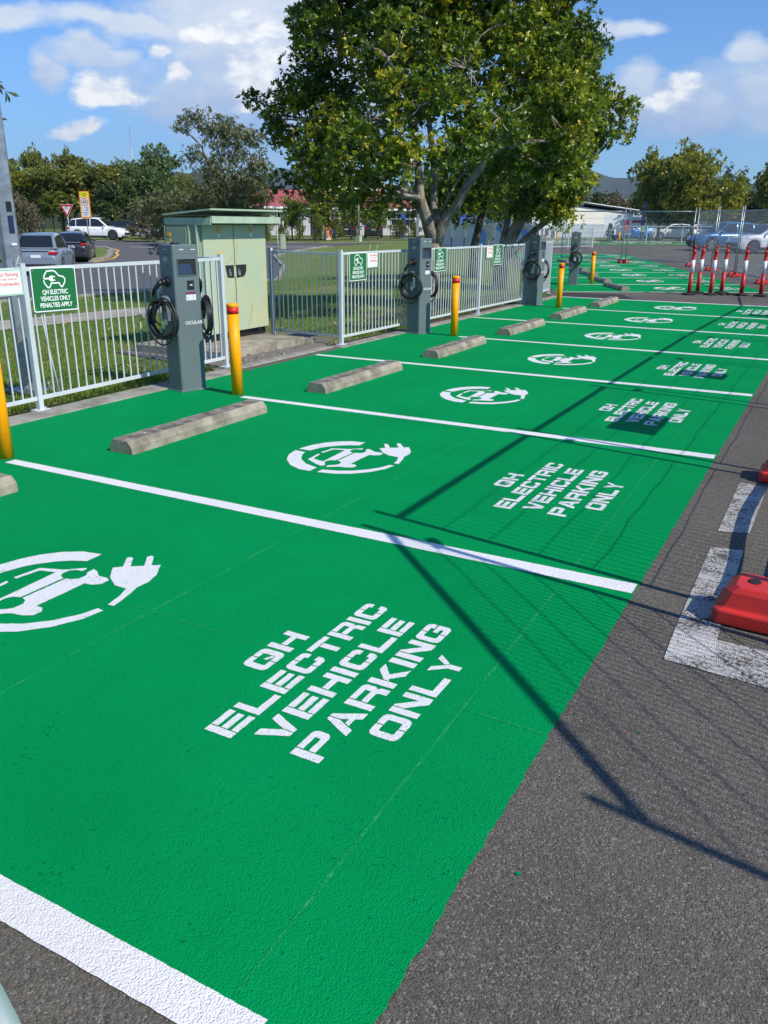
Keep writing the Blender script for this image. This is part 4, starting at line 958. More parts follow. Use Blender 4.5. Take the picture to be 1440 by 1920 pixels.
    def screen(xa, za, xb, zb_, nm, k0=.08, k1=.93):
        g = MB(); 
        for t0, t1 in ((k0, .5), (.5, k1)):
            P0 = []
            for t in (t0, t1):
                x = lerp(xa, xb, t); z = lerp(za, zb_, t) + .02; w_ = wid(z) * .86
                P0.append(((x + (.012 if xa > xb else -.012)), w_, z))
            (xa_, wa, za_), (xc_, wc, zc_) = P0
            q = [(xa_, -wa, za_), (xa_, wa, za_), (xc_, wc, zc_), (xc_, -wc, zc_)]
            g.poly(q if xa > xb else q[::-1])
        g.build(nm, M['glass'], root)
    screen(x1, z1, x2, z2 - .03, 'windscreen'); screen(x4, z4, x3, z3 - .02, 'rear_window')
    # wheels
    for sx in (-1, 1):
        for sy in (-1, 1):
            cx, cy = sx * wb, sy * (hw - .10)
            wv = MB()
            def ring(r, y): return [(cx + r * math.cos(2 * math.pi * q / 24), cy + y, wr + r * math.sin(2 * math.pi * q / 24)) for q in range(24)]
            wv.rings([ring(wr * .9, -.10), ring(wr, -.075), ring(wr, .075), ring(wr * .9, .10)]); wo = wv.build('wheel', M['tyre'], root)
            rm = MB(); yy = sy * .104
            def sp(a0, a1, r0, r1, w0, w1):
                ca, sa = math.cos(a0), math.sin(a0); q = [(r0, -w0), (r1, -w1), (r1, w1), (r0, w0)]
                rm.poly([(cx + r_ * ca - t_ * sa, cy + yy * 1.03, wr + r_ * sa + t_ * ca) for r_, t_ in (q if sy < 0 else q[::-1])])
            for k in range(5): sp(2 * math.pi * k / 5 + .3, 0, .03, wr * .66, .035, .045)
            rr0 = [(cx + wr * .70 * math.cos(2 * math.pi * q / 24), cy + yy, wr + wr * .70 * math.sin(2 * math.pi * q / 24)) for q in range(24)]
            rr1 = [(cx + wr * .62 * math.cos(2 * math.pi * q / 24), cy + yy * 1.04, wr + wr * .62 * math.sin(2 * math.pi * q / 24)) for q in range(24)]
            rm.rings([rr0, rr1], cap=False); rm.build('rim', M[rim], wo)
    # lamps, mirrors, trim, plates
    for sy in (-1, 1):
        k = MB(); xf = hl - .10
        k.v = [(xf + .02, sy * hw * .62, .72), (xf - .35, sy * (plan(xf - .35) + .006), .80), (xf - .42, sy * (plan(xf - .42) + .006), .88), (xf - .02, sy * hw * .70, .80), (xf + .05, sy * hw * .48, .73)]
        k.face([0, 1, 2, 3] if sy < 0 else [3, 2, 1, 0]); k.face([4, 0, 3] if sy < 0 else [3, 0, 4]); k.build('headlight', M['lampwhite'], root)
        k = MB(); xr = -hl + .03
        k.box((xr + .02, sy * hw * .72, .86), (.12, .30, .11)); k.box((xr + .16, sy * (plan(xr + .16) - .012), .88), (.26, .05, .09)); k.build('taillight', M['lampred'], root, bevel=.015)
        k = MB(); k.box((x1 - .28, sy * (hw + .04), 1.03), (.10, .16, .11)); k.build('mirror', pm, root, bevel=.03)
        if clad:
            k = MB(); k.box((0, sy * (hw * .975), .27), (Lc * .42, .06, .15)); k.build('sill', M['trim'], root, bevel=.02)
        for x_ in (.05, -.85): MB().box((x_, sy * (hw + .004), .84), (.16, .02, .025)).build('door_handle', pm, root, bevel=.006)
        for x_ in (lerp(x1, x3, .47) - .03, x1 - .42): MB().box((x_, sy * (hw * .995), .62), (.006, .016, .56)).build('door_gap', M['trim'], root)
    MB().box((hl - .06, 0, .45), (.16, Wc * .72, .22)).build('grille', M['trim'], root, bevel=.03)
    MB().box((-hl + .05, 0, .36), (.16, Wc * .80, .20)).build('rear_bumper', M['trim'] if clad else pm, root, bevel=.03)
    pp = MB().box((-hl - .005, 0, .74), (.015, .37, .11)).build('number_plate', M['labelw'], root)
    MB().box((-hl + .03, 0, .965), (.06, Wc * .55, .022)).build('chrome_strip', M['rim'], root)
    return root
HF = math.atan2(FW.y, FW.x); HR = math.atan2(RT.y, RT.x)
def carpos(px, D, off, hd):
    p = loc(px, D); q = p + Vector((math.cos(hd), math.sin(hd), 0)) * off; return (q.x, q.y, TH(q.x, q.y) + .006)
h1 = HF + .20
car('parked_car', 'silver hatchback seen from behind on the road, nearest car at left', carpos(59, 33.2, 2.15, h1), h1, M['silver'], 4.3, 1.78, 1.6, clad=True, deck=[(-2.15, .60), (-2.1, .95), (-1.9, 1.02), (-.8, 1.0), (.5, .97), (.95, .97), (1.7, .88), (2.03, .75), (2.15, .52)], cab=dict(ws=(1.0, .98), rf=(.25, 1.6), rr=(-1.5, 1.54), rg=(-2.02, 1.03)))
h2 = math.atan2(.74, -.67)
car('parked_car', 'charcoal hatchback with lit looking red tail lamp, just ahead of the silver car', carpos(127, 43.5, 2.1, h2), h2, M['charcoal'], 4.2, 1.76, 1.47, clad=False)
car('parked_car', 'white five door SUV side on across the road under the trees', carpos(183, 69, 0, HR), HR - .03, M['white'], 4.6, 1.85, 1.68, rim='rimdark', wr=.36)
car('parked_car', 'small white car half hidden by the drooping branch beyond the road', carpos(285, 72, .6, HR), HR, M['white'], 4.0, 1.7, 1.45)
car('parked_car', 'dark car parked between the two white cars beyond the road', carpos(247, 75, 0, HR), HR, M['charcoal'], 4.2, 1.75, 1.45)
h3 = math.atan2(-.60, -.80)
def fwheel(px, D, hd, Lc, Wc):   # place so that the near front wheel stands at the given spot
    p = loc(px, D); d_ = Vector((math.cos(hd), math.sin(hd), 0)); n_ = Vector((-d_.y, d_.x, 0))
    q = p - d_ * Lc * .305 - n_ * (Wc / 2 - .1); return (q.x, q.y, TH(q.x, q.y) + .006)
car('parked_car', 'blue compact SUV parked behind the mesh fence, facing left', fwheel(1330, 50.6, h3, 4.18, 1.77), h3, M['blue'], 4.18, 1.77, 1.62)
car('parked_car', 'white crossover car at the right frame edge, nose beside the blue car', fwheel(1409, 47.0, h3 - .05, 4.36, 1.8), h3 - .05, M['pearl'], 4.36, 1.8, 1.56, rim='rimdark', cab=dict(ws=(.95, .98), rf=(.1, 1.56), rr=(-1.2, 1.45), rg=(-2.0, 1.05)))
car('parked_car', 'bright blue low car behind the far fence and banners', carpos(1180, 80, 0, HR + .2), HR + math.pi + .2, M['skyblue'], 4.3, 1.8, 1.35, clad=False, cab=dict(ws=(.8, .9), rf=(.1, 1.3), rr=(-1.0, 1.25), rg=(-1.9, .98)))
car('parked_car', 'white car glinting in the sun behind the far fence', carpos(1256, 78, 0, HR), HR + math.pi - .1, M['white'], 4.3, 1.8, 1.45)
car('parked_car', 'pale car behind the far fence, right of the glinting one', carpos(1296, 80, 0, HR), HR + math.pi - .1, M['pearl'], 4.3, 1.8, 1.42)
car('parked_car', 'dark car parked behind the black school fence near the light post', carpos(697, 84, 0, HF), HF, M['charcoal'], 4.3, 1.8, 1.5)
car('parked_car', 'dark blue car parked behind the hedge at the school', carpos(652, 88, 0, HF), HF - .1, M['charcoal'], 4.3, 1.8, 1.45)

car('parked_car', 'pale silver car beside the photographer, only its corner shows at the lower left', (-2.634, -.375, .006), 0, M['pearl'], 4.3, 1.78, 1.5)
# ------------------------------------------------------------------ leaves and trees
def leaves_obj(name, mtl, pos, nrm, up, size, tint, parent=None, aspect=.42, bend=.25, full=False):
    """numpy leaf builder: each leaf a kite of two folded triangles pairs"""
    n = len(pos); l = size[:, None]
    side = np.cross(nrm, up); side /= np.maximum(np.linalg.norm(side, axis=1, keepdims=True), 1e-6)
    ax_ = lambda t, w_, lift: pos + up * l * t + side * l * aspect * w_ + nrm * l * lift
    v = np.stack([pos, ax_(.36, .30, .03), ax_(.70, .50, .05), ax_(1.0, 0, -.02 - bend * .3), ax_(.70, -.50, .05), ax_(.36, -.30, .03), ax_(.55, 0, -.04)], 1).reshape(-1, 3) if full else np.stack([pos, ax_(.66, .5, .03), ax_(1.0, 0, -.02), ax_(.66, -.5, .03)], 1).reshape(-1, 3)
    me = bpy.data.meshes.new(name); me.vertices.add(len(v)); me.vertices.foreach_set('co', v.ravel())
    if full:
        k = np.arange(n)[:, None] * 7; idx = np.concatenate([k + np.array([[0, 1, 2, 6]]), k + np.array([[6, 2, 3, 4]]), k + np.array([[0, 6, 4, 5]])], 1).reshape(-1); tint = np.repeat(tint, 3); nf = n * 3
    else: idx = np.arange(n * 4); nf = n
    me.loops.add(nf * 4); me.polygons.add(nf); me.loops.foreach_set('vertex_index', idx.astype(np.int32)); me.polygons.foreach_set('loop_start', np.arange(0, nf * 4, 4, dtype=np.int32))
    at = me.attributes.new('tint', 'FLOAT', 'FACE'); at.data.foreach_set('value', tint.astype(np.float32))
    me.materials.append(mtl); me.update(calc_edges=True); me.validate()
    o = bpy.data.objects.new(name, me); COL.objects.link(o)
    if parent: o.parent = parent
    return o
def unit(v): return v / np.maximum(np.linalg.norm(v, axis=-1, keepdims=True), 1e-9)
def foliage(rng, blobs, n_clump, per, size, droop=0.0, ros=7, clump_r=(.25, .5), yel=.2, rad_pow=.35, yfun=None):
    """blobs: (cx,cy,cz,rx,ry,rz); clumps on each blob's shell, rosettes of leaves on each clump"""
    wts = np.array([b[3] * b[4] * b[5] for b in blobs]) ** .66; wts /= wts.sum()
    P = []; Nn = []; U = []; Sz = []; Ti = []; C = []
    for bi, b_ in enumerate(blobs):
        k = max(2, int(n_clump * wts[bi])); d = unit(rng.normal(size=(k, 3)))
        r = rng.uniform(0, 1, (k, 1)) ** rad_pow; c = np.array(b_[:3]) + d * r * np.array(b_[3:6])
        cr = rng.uniform(clump_r[0], clump_r[1], k); ct = rng.beta(2, 3, k)
        for j in range(k):
            C.append((c[j], bi))
            m = max(3, int(per * (cr[j] / np.mean(clump_r)) ** 2)); dd = unit(rng.normal(size=(m, 3)) + np.array([0, 0, .35]))
            rp = c[j] + dd * cr[j] * rng.uniform(.45, 1.1, (m, 1)) * np.array([1, 1, .8])
            ax = unit(dd + np.array([0, 0, .35 - droop * 1.3]) + rng.normal(size=(m, 3)) * .3)
            tt = np.clip(ct[j] * .8 + rng.normal(size=m) * .13 + (rng.random(m) < .05 * yel * 5) * .45, 0, 1)
            rot = rng.uniform(0, 6.28, (m, ros)) ; tilt = rng.uniform(.5, 1.25, (m, ros, 1))
            e1 = unit(np.cross(ax, np.array([.3, .5, .81]))); e2 = np.cross(ax, e1)
            ring = e1[:, None] * np.cos(rot)[..., None] + e2[:, None] * np.sin(rot)[..., None]
            up = unit(ax[:, None] * np.cos(tilt) + ring * np.sin(tilt)); 
            if droop: up = unit(up + np.array([0, 0, -droop * 1.2]))
            nn = unit(np.cross(np.cross(up, ax[:, None] + 1e-3), up) + rng.normal(size=up.shape) * .15)
            P.append(np.repeat(rp, ros, 0)); U.append(up.reshape(-1, 3)); Nn.append(nn.reshape(-1, 3))
            Sz.append(rng.uniform(.7, 1.15, m * ros) * size); Ti.append(np.clip(np.repeat(tt, ros) + rng.normal(size=m * ros) * .06, 0, 1))
    return [np.concatenate(x) for x in (P, Nn, U, Sz, Ti)], C
def limb(b, p0, p1, r0, r1, rng, sag=.12, n=6):
    p0 = np.array(p0, float); p1 = np.array(p1, float); L_ = np.linalg.norm(p1 - p0); pts = []; off = rng.normal(size=3) * L_ * sag * .5
    for i in range(n + 1):
        t = i / n; pts.append(tuple(p0 + (p1 - p0) * t + off * math.sin(math.pi * t) + (rng.normal(size=3) * L_ * .012 if 0 < i < n else 0)))
    b.tube(pts, [r0 + (r1 - r0) * (i / n) for i in range(n + 1)], 8 if r0 > .05 else 5)
    return pts
def tree(label, base, blobs, forks, tr, mtl, bark, seed, n_clump, per, size, droop=0, name='tree', cat='tree', group=None, aspect=.42, clump_r=(.25, .5), yel=.2, ros=7, twigs=True, full=False, rad_pow=.35):
    rng = np.random.default_rng(seed); root = empty(name, base, 0, label, cat, group); bx = Vector(base)
    b = MB()
    rel = lambda p: (p[0] - bx.x, p[1] - bx.y, p[2] - bx.z)
    fk = []
    for path, r0, r1 in forks:
        pts = [rel(p) for p in path]; n = len(pts); b.tube(pts, [r0 + (r1 - r0) * i / (n - 1) for i in range(n)], 12); fk.append((pts, r1))
    blr = [(bl_[0] - bx.x, bl_[1] - bx.y, bl_[2] - bx.z, *bl_[3:]) for bl_ in blobs]
    (P, Nn, U, Sz, Ti), C = foliage(rng, blr, n_clump, per, size, droop, ros, clump_r, yel, rad_pow)
    ends = [np.array(p) for pts, _ in fk for p in pts[1:]]
    for bl_ in blr:
        c = np.array(bl_[:3]); e = min(ends, key=lambda q: np.linalg.norm(q - c) + (2 if q[2] > c[2] + .3 else 0)); limb(b, e, c, tr * (.36 if c[2] > e[2] + .2 else .16), tr * .10, rng)
    if twigs:
        for c, bi in C:
            if rng.random() < .55: limb(b, blr[bi][:3], c, tr * .13, tr * .035, rng, .2, 4)
    b.build('trunk', bark, root)
    leaves_obj('crown', mtl, P, Nn, U, Sz, Ti, root, aspect, full=full)
    return root
def at3(px, py, D):
    """a point in the air: bearing px, elevation from a level line, D metres ahead"""
    yh = 414.4 + px * .00725; p = FW * D + RT * ((px - 720) * .000622 * D); k = .00059 - (yh - py) * 1.3e-7
    return Vector((p.x, p.y, 1.65 + (yh - py) * k * D))
def blob(px, py, D, r, ry=None, rz=None): p = at3(px, py, D); return (p.x, p.y, p.z, r, ry or r, rz or r * .85)
TB = Vector((-7.45, 15.7, 0))
f0 = at3(808, 455, 17.3)
def big_tree():
    fk = [([TB + Vector((0, 0, -.05)), TB + Vector((-.02, 0, .5)), f0], .21, .17),
          ([f0, at3(795, 410, 17.2), at3(782, 370, 17.1), at3(778, 310, 17.0), at3(770, 230, 16.8)], .13, .06),
          ([f0, at3(811, 420, 17.5), at3(808, 370, 17.7), at3(806, 300, 17.8), at3(792, 205, 17.9), at3(786, 130, 18)], .10, .04),
          ([f0 + Vector((.03, 0, -.12)), at3(830, 412, 17.3), at3(852, 382, 17.2), at3(870, 345, 17.1), at3(892, 318, 17.0), at3(903, 290, 16.9)], .12, .055),
          ([at3(820, 400, 17.4), at3(835, 370, 17.5), at3(850, 340, 17.6), at3(880, 300, 17.7)], .03, .02),
          ([TB + Vector((.1, -.25, -.05)), TB + Vector((.04, -.1, .25)), TB + Vector((0, 0, .8))], .11, .10), ([TB + Vector((-.3, .1, -.05)), TB + Vector((-.08, .03, .25)), TB + Vector((0, 0, .7))], .10, .10)]
    bl_ = [blob(790, 60, 17.2, 1.5), blob(640, 70, 17.4, 1.1), blob(595, 60, 18.5, .6), blob(585, 135, 18.6, .52), blob(525, 190, 18.6, .38), blob(486, 190, 18.4, .18), blob(552, 240, 18.3, .65), blob(520, 262, 18.6, .35), blob(760, -170, 16.6, 1.5), blob(870, -190, 16.8, 1.6), blob(660, -130, 17.2, 1.1), blob(980, -130, 17.2, 1.2), blob(820, -300, 17.2, 1.2), blob(605, 185, 18.6, .85), blob(700, 180, 18.4, 1.2),
           blob(620, 270, 16.9, .75), blob(645, 322, 14.8, .5), blob(600, 300, 16.6, .6), blob(700, 290, 14.5, .62), blob(572, 285, 17.0, .3), blob(738, 322, 14.2, .42), blob(700, 345, 16.4, .5), blob(640, 355, 17, .4), blob(590, 345, 16.6, .35), blob(680, 375, 16.2, .3), blob(745, 365, 16.0, .35), blob(550, 350, 17.6, .28),
           blob(860, 130, 15.4, 1.1), blob(930, 80, 17.2, 1.3), blob(1000, 80, 17.8, .9), blob(1055, 88, 17.8, .45), blob(1000, 190, 17.0, 1.2), blob(920, 225, 15.0, .8), blob(800, 285, 14.0, .4), blob(690, 230, 14.6, .5), blob(850, 255, 14.5, .6), blob(780, 200, 14.4, .62), blob(1060, 270, 17.2, .8), blob(1000, 310, 17.2, .75),
           blob(940, 320, 17.6, .8), blob(760, -40, 17.4, 1.6), blob(900, -60, 17.4, 1.7), blob(650, -20, 17.6, 1.0), blob(1000, -30, 17.6, .9), blob(600, -10, 17.8, .4), blob(510, 225, 18, .32), blob(590, 335, 17.6, .4), blob(870, 30, 17.0, 1.0), blob(720, 110, 15.0, .7)]
    tree('big broad leaved tree with three pale trunks forking behind the second charger', tuple(TB), bl_, fk, .16, M['leaf'], M['bark'], 11, 960, 23, .105, clump_r=(.14, .34), aspect=.37, ros=8, full=True)
big_tree()
def t_two():
    B = Vector((-8.2, 21.6, 0)); B3 = Vector((-10.5, 25.2, TH(-10.5, 25.2))); B4 = Vector((-8.9, 24.4, 0))
    fk = [([B, B + Vector((.0, 0, .8)), at3(975, 400, 22.9), at3(970, 340, 22.8), at3(985, 260, 22.6)], .22, .08), ([B + Vector((.02, 0, .7)), at3(1000, 430, 22.8), at3(1030, 405, 22.6), at3(1045, 370, 22.4)], .10, .05), ([B + Vector((0, 0, .9)), at3(950, 380, 23), at3(925, 320, 23.2)], .10, .05)]
    bl_ = [blob(1050, 180, 22, .8), blob(1085, 200, 22, .7), blob(1135, 205, 21.8, .36), blob(1150, 235, 21.6, .22), blob(1060, 250, 22, .7), blob(1045, 320, 22, .6), blob(1062, 358, 22, .3), blob(1040, 390, 22, .6), blob(1000, 360, 22.5, .9), blob(960, 290, 22.5, 1.1), blob(1030, 250, 22.5, 1.1), blob(1040, 110, 22.3, .7), blob(1020, 150, 22.8, 1.1), blob(1055, 330, 21.6, .6), blob(1128, 262, 21.5, .14)]
    tree('leafy tree with a leaning trunk behind the third charger, right part of the big crown', tuple(B), bl_, fk, .13, M['leaf'], M['bark'], 21, 430, 20, .115, clump_r=(.17, .38), aspect=.38, ros=7, full=True)
    fk = [([B3, B3 + Vector((0, 0, .9)), at3(900, 390, 27.4), at3(900, 340, 27.4), at3(880, 300, 27)], .15, .06)]
    bl_ = [blob(880, 370, 27, .9), blob(840, 380, 27.5, .8), blob(930, 360, 27, 1.0), blob(900, 310, 27, 1.2), blob(820, 340, 27.6, .9), blob(960, 395, 27, .5), blob(780, 370, 28, .6), blob(750, 390, 28, .4)]
    tree('smaller dark tree in the shade between the two big ones, slim trunk', tuple(B3), bl_, fk, .1, M['leaf'], M['bark2'], 22, 200, 11, .16, clump_r=(.25, .5), ros=6)
t_two()
def gum():
    base = loc(425, 22.3); g = lambda a, b_, D: at3(a, b_, D)
    fk = [([base, g(432, 420, 22.3), g(430, 370, 22.3), g(424, 335, 22.3)], .05, .035), ([g(424, 335, 22.3), g(395, 310, 22.2), g(385, 275, 22.1), g(362, 250, 22.0), g(350, 240, 22)], .03, .014), ([g(424, 335, 22.3), g(440, 300, 22.4), g(460, 255, 22.4)], .03, .015), ([g(431, 380, 22.3), g(470, 340, 22.5), g(495, 300, 22.5)], .025, .012),
          ([g(431, 400, 22.3), g(380, 385, 22), g(330, 370, 21.6), g(300, 400, 21.4)], .03, .012), ([g(431, 400, 22.3), g(445, 360, 22), g(452, 330, 21.8)], .02, .01)]
    bl_ = [blob(360, 232, 22, .28), blob(385, 222, 22.1, .30), blob(405, 245, 22.2, .3), blob(430, 240, 22.3, .30), blob(455, 260, 22.4, .42), blob(480, 265, 22.5, .35), blob(375, 285, 22, .22), blob(430, 290, 22.3, .45), blob(410, 320, 22.2, .5), blob(470, 310, 22.4, .45), blob(495, 320, 22.5, .25), blob(450, 350, 22.2, .55), blob(400, 370, 22, .5), blob(480, 370, 22.3, .4),
           blob(350, 365, 21.8, .5), blob(310, 380, 21.5, .45), blob(285, 395, 21.4, .35), blob(300, 430, 21.3, .28), blob(290, 465, 21.2, .17), blob(330, 410, 21.6, .35), blob(270, 385, 21.5, .25), blob(365, 300, 22.1, .2), blob(380, 405, 21.8, .4), blob(440, 405, 22, .45), blob(500, 400, 22.2, .3)]
    tree('slender drooping leaved tree rising behind the green cabinet, its low branch hanging over the road', tuple(base), bl_, fk, .03, M['gumleaf'], M['bark'], 31, 420, 11, .115, droop=.75, clump_r=(.10, .24), aspect=.20, ros=5, yel=.3)
gum()
# the broadleaf branch that enters at the upper left
def left_tree():
    base = Vector((-9.2, 4.6, TH(-9.2, 4.6))); D = 8.6
    fk = [([base, base + Vector((0, 0, 1.6)), base + Vector((.1, .3, 3.0))], .12, .08), ([base + Vector((.1, .3, 2.4)), at3(-90, 190, D), at3(-30, 190, D), at3(10, 180, D)], .035, .006)]
    bl_ = [blob(-260, 60, D, .9), blob(-200, 160, D, .6), blob(-60, 190, D, .18), blob(8, 172, D, .045), blob(5, 218, D, .04), blob(-330, -60, D, 1.1)]
    tree('tree mostly outside the left frame edge, a few long leaves showing beside the pole', tuple(base), bl_, fk, .08, M['gumleaf'], M['bark'], 33, 90, 8, .12, droop=.55, clump_r=(.06, .25), aspect=.28, ros=5)
left_tree()

PROTO = {}
def auto_tree(key, mtl, R, Hh, seed, n_clump, per, size, tr=.2, shape=1.0, trunk_h=.28, droop=0, name='tree', bark='bark2', clump=(.35, .8)):
    """generic crown about its base at the origin; copied with its own label, place and turn"""
    rng = random.Random(seed); bl_ = []
    for i in range(11):
        a = rng.random() * 6.28; t = i / 10; z = Hh * (trunk_h + .12 + (1 - trunk_h - .22) * t); rr = R * (1 - .55 * abs(t - .35) ** 1.3 * shape) * rng.uniform(.35, .75)
        bl_.append((math.cos(a) * rr, math.sin(a) * rr, z, R * rng.uniform(.3, .5), R * rng.uniform(.3, .5), Hh * rng.uniform(.10, .16)))
    bl_ += [(0, 0, Hh * .55, R * .7, R * .7, Hh * .3), (0, 0, Hh * .80, R * .5, R * .5, Hh * .14)]
    fk = [([(0, 0, -.3), (.05, 0, Hh * trunk_h), (.1, .1, Hh * .6)], tr, tr * .5), ([(.05, 0, Hh * trunk_h), (R * .3, R * .2, Hh * .5)], tr * .5, tr * .25), ([(.05, 0, Hh * trunk_h * .9), (-R * .35, -R * .1, Hh * .5)], tr * .5, tr * .25)]
    o = tree('x', (0, 0, 0), bl_, fk, tr, mtl, M[bark], seed, n_clump, per, size, droop, clump_r=clump, ros=5, name=name, rad_pow=.45, twigs=False)
    PROTO[key] = [o, Hh, R, False]
def place_tree(key, px, ytop, D, wpx, label, group=None, rz=None, cat='tree'):
    """width and height scale from real size at that distance"""
    pr = PROTO[key]; o = pr[0] if not pr[3] else copy_tree(pr[0]); pr[3] = True
    p = loc(px, D); top = at3(px, ytop, D).z; hh = top - p.z; rr = wpx * .5 * .000622 * D
    o.location = p; o.scale = (rr / pr[2] / 1.05, rr / pr[2] / 1.05, hh / pr[1]); o.rotation_euler.z = rz if rz is not None else (px * .7) % 6.28
    o['label'] = label; o['category'] = cat
    if group: o['group'] = group
    return o
auto_tree('mid', M['leaf2'], 4, 9, 41, 230, 11, .42); auto_tree('lite', M['leaf_light'], 4, 9, 42, 230, 11, .40); auto_tree('yel', M['leaf_yel'], 4, 7.5, 43, 240, 11, .38)
auto_tree('dark', M['leaf_dark'], 4, 9, 44, 220, 11, .45); auto_tree('dry', M['leaf_dry'], 2, 3, 45, 130, 9, .22, tr=.06, trunk_h=.06, clump=(.2, .5)); auto_tree('pine', M['leaf_dark'], 2.5, 11, 46, 200, 9, .35, shape=2.6)
auto_tree('bushy', M['leaf2'], 1.2, 1.4, 47, 120, 9, .12, tr=.04, trunk_h=.02, name='shrub', clump=(.12, .3)); auto_tree('small', M['leaf'], 2.2, 5, 48, 200, 10, .22, tr=.1, clump=(.25, .55))
gl = 'trees behind the school fence at left'
for a in (('mid', 80, 278, 96, 80, 'round topped tall tree at left, leftmost of the two standing above the rest'), ('mid', 145, 284, 98, 85, 'second tall round topped tree at left, above the yellow school zone sign'), ('yel', 55, 315, 88, 120, 'yellow green tree just right of the light pole'), ('mid', 118, 312, 86, 140, 'dark dense tree behind the give way sign'),
          ('mid', 190, 308, 88, 140, 'dark dense tree behind the white SUV'), ('mid', 235, 304, 90, 120, 'mid green tree right of the white SUV'), ('lite', 305, 282, 84, 135, 'pale green tall tree left of the drooping tree'), ('lite', 262, 312, 82, 80, 'pale green tree with a low crown over the road bend'), ('mid', 350, 325, 92, 90, 'green tree behind the cabinet roof'),
          ('dark', 430, 345, 95, 120, 'dark tree mass behind the slender drooping tree'), ('mid', 10, 330, 90, 90, 'green tree cut by the light pole at the left frame edge'), ('dark', 470, 330, 120, 110, 'dark far tree left of the red roof'), ('dark', 210, 345, 80, 80, 'low dark tree under the pale ones')): place_tree(*a[:5], a[5], gl)
for a in (('dry', 48, 372, 60, 60, 'brownish leafy shrub between the light pole and the give way sign'), ('dry', 275, 385, 66, 90, 'dry brown shrub beside the half hidden white car'), ('dry', 320, 395, 60, 80, 'dry twiggy shrub behind the cabinet'), ('bushy', 215, 408, 80, 60, 'dark shrub behind the white SUV bonnet')): place_tree(*a[:5], a[5], 'shrubs at the road bend', cat='shrub')
gr = 'trees behind the right part of the car park'
for a in (('yel', 1290, 278, 72, 170, 'large yellow green tree above the mesh fence, its crown open at the top'), ('yel', 1228, 292, 75, 130, 'green tree at the left shoulder of the big yellow green one'), ('yel', 1350, 335, 74, 80, 'low yellow green tree at the right shoulder'), ('pine', 1372, 322, 110, 40, 'dark narrow conifer right of the yellow green tree'), ('pine', 1345, 315, 115, 36, 'dark conifer peeping over the yellow green tree'),
          ('mid', 1440, 285, 76, 95, 'tree cut by the right frame edge'), ('mid', 1195, 355, 100, 60, 'dark tree behind the flat white building'), ('dark', 1120, 362, 130, 80, 'dark far tree line over the white building'), ('dry', 1075, 372, 120, 70, 'brownish far tree left over the white building'), ('dry', 1150, 368, 125, 80, 'brownish far tree right over the white building'), ('dark', 1260, 365, 90, 160, 'dark understorey behind the mesh fence'), ('dark', 1400, 360, 88, 110, 'dark understorey behind the parked cars')): place_tree(*a[:5], a[5], gr)
gsx = 'small trees in front of the red roofed building'
for a in (('small', 598, 350, 72, 100, 'dark leafy street tree left of the orange pylon'), ('small', 655, 358, 74, 75, 'street tree right of the orange pylon'), ('small', 705, 372, 76, 60, 'rounded street tree by the dark parked car'), ('small', 545, 368, 74, 60, 'street tree at the left end of the red roof'), ('dark', 830, 350, 95, 140, 'dark tree behind the forking trunks'), ('dark', 930, 345, 92, 150, 'dark tree behind the painted wall')): place_tree(*a[:5], a[5], gsx)
gh = 'clipped hedges along the black fence'
for a in ((498, 402, 66, 26), (527, 408, 68, 26), (560, 412, 70, 22), (595, 405, 67, 30), (630, 412, 71, 34), (745, 412, 80, 44), (775, 418, 84, 30)):
    l = {498: 'hedge shrub hidden behind the cabinet canopy', 527: 'dark clipped shrub right of the cabinet canopy', 560: 'loose shrub left of the orange pylon', 595: 'large dark clipped shrub just left of the orange pylon', 630: 'dark clipped shrub right of the orange pylon', 745: 'wide hedge left of the blue sign column', 775: 'low shrub right of the blue sign column'}[a[0]]
    place_tree('bushy', *a[:4], l, gh, cat='shrub')
# lantana strip by far fence and mulch
sheet('garden_bed', [(-44, 62), (-30, 67), (-30, 64.5), (-45, 59.6)], .01, M['mulch'])

# ------------------------------------------------------------------ black school fence
def black_fence(label, pa, pb, n):
    pa = Vector((*pa, 0)); pb = Vector((*pb, 0)); d = pb - pa; L_ = d.length; z0 = TH(pa.x, pa.y)
    root = empty('palisade_fence', (pa.x, pa.y, z0), math.atan2(d.y, d.x), label, 'fence')
    for k in range(n + 1):
        s_ = L_ * k / n; q = pa + d * (k / n); z = TH(q.x, q.y) - z0
        MB().box((s_, 0, z + .95), (.07, .07, 1.9)).build('post', M['blackfence'], root)
        if k < n:
            b = MB(); m_ = int(L_ / n / .13)
            for i in range(1, m_): x = s_ + L_ / n * i / m_; q2 = pa + d * (x / L_); z2 = TH(q2.x, q2.y) - z0; b.box((x, 0, z2 + .98), (.026, .026, 1.75))
            z3 = z; b.box((s_ + L_ / n / 2, 0, z3 + .22), (L_ / n, .03, .04)); b.box((s_ + L_ / n / 2, 0, z3 + 1.62), (L_ / n, .03, .04)); b.build('bar_panel', M['blackfence'], root)
    return root
pF = [loc(-10, 87), loc(330, 84), loc(500, 79), loc(795, 78)]
black_fence('black steel bar fence behind the white SUV and the trees at left', pF[0][:2], pF[1][:2], 12)
black_fence('black steel bar fence behind the cabinet', pF[1][:2], pF[2][:2], 5)
black_fence('black steel bar fence in front of the red roofed building', pF[2][:2], pF[3][:2], 9)

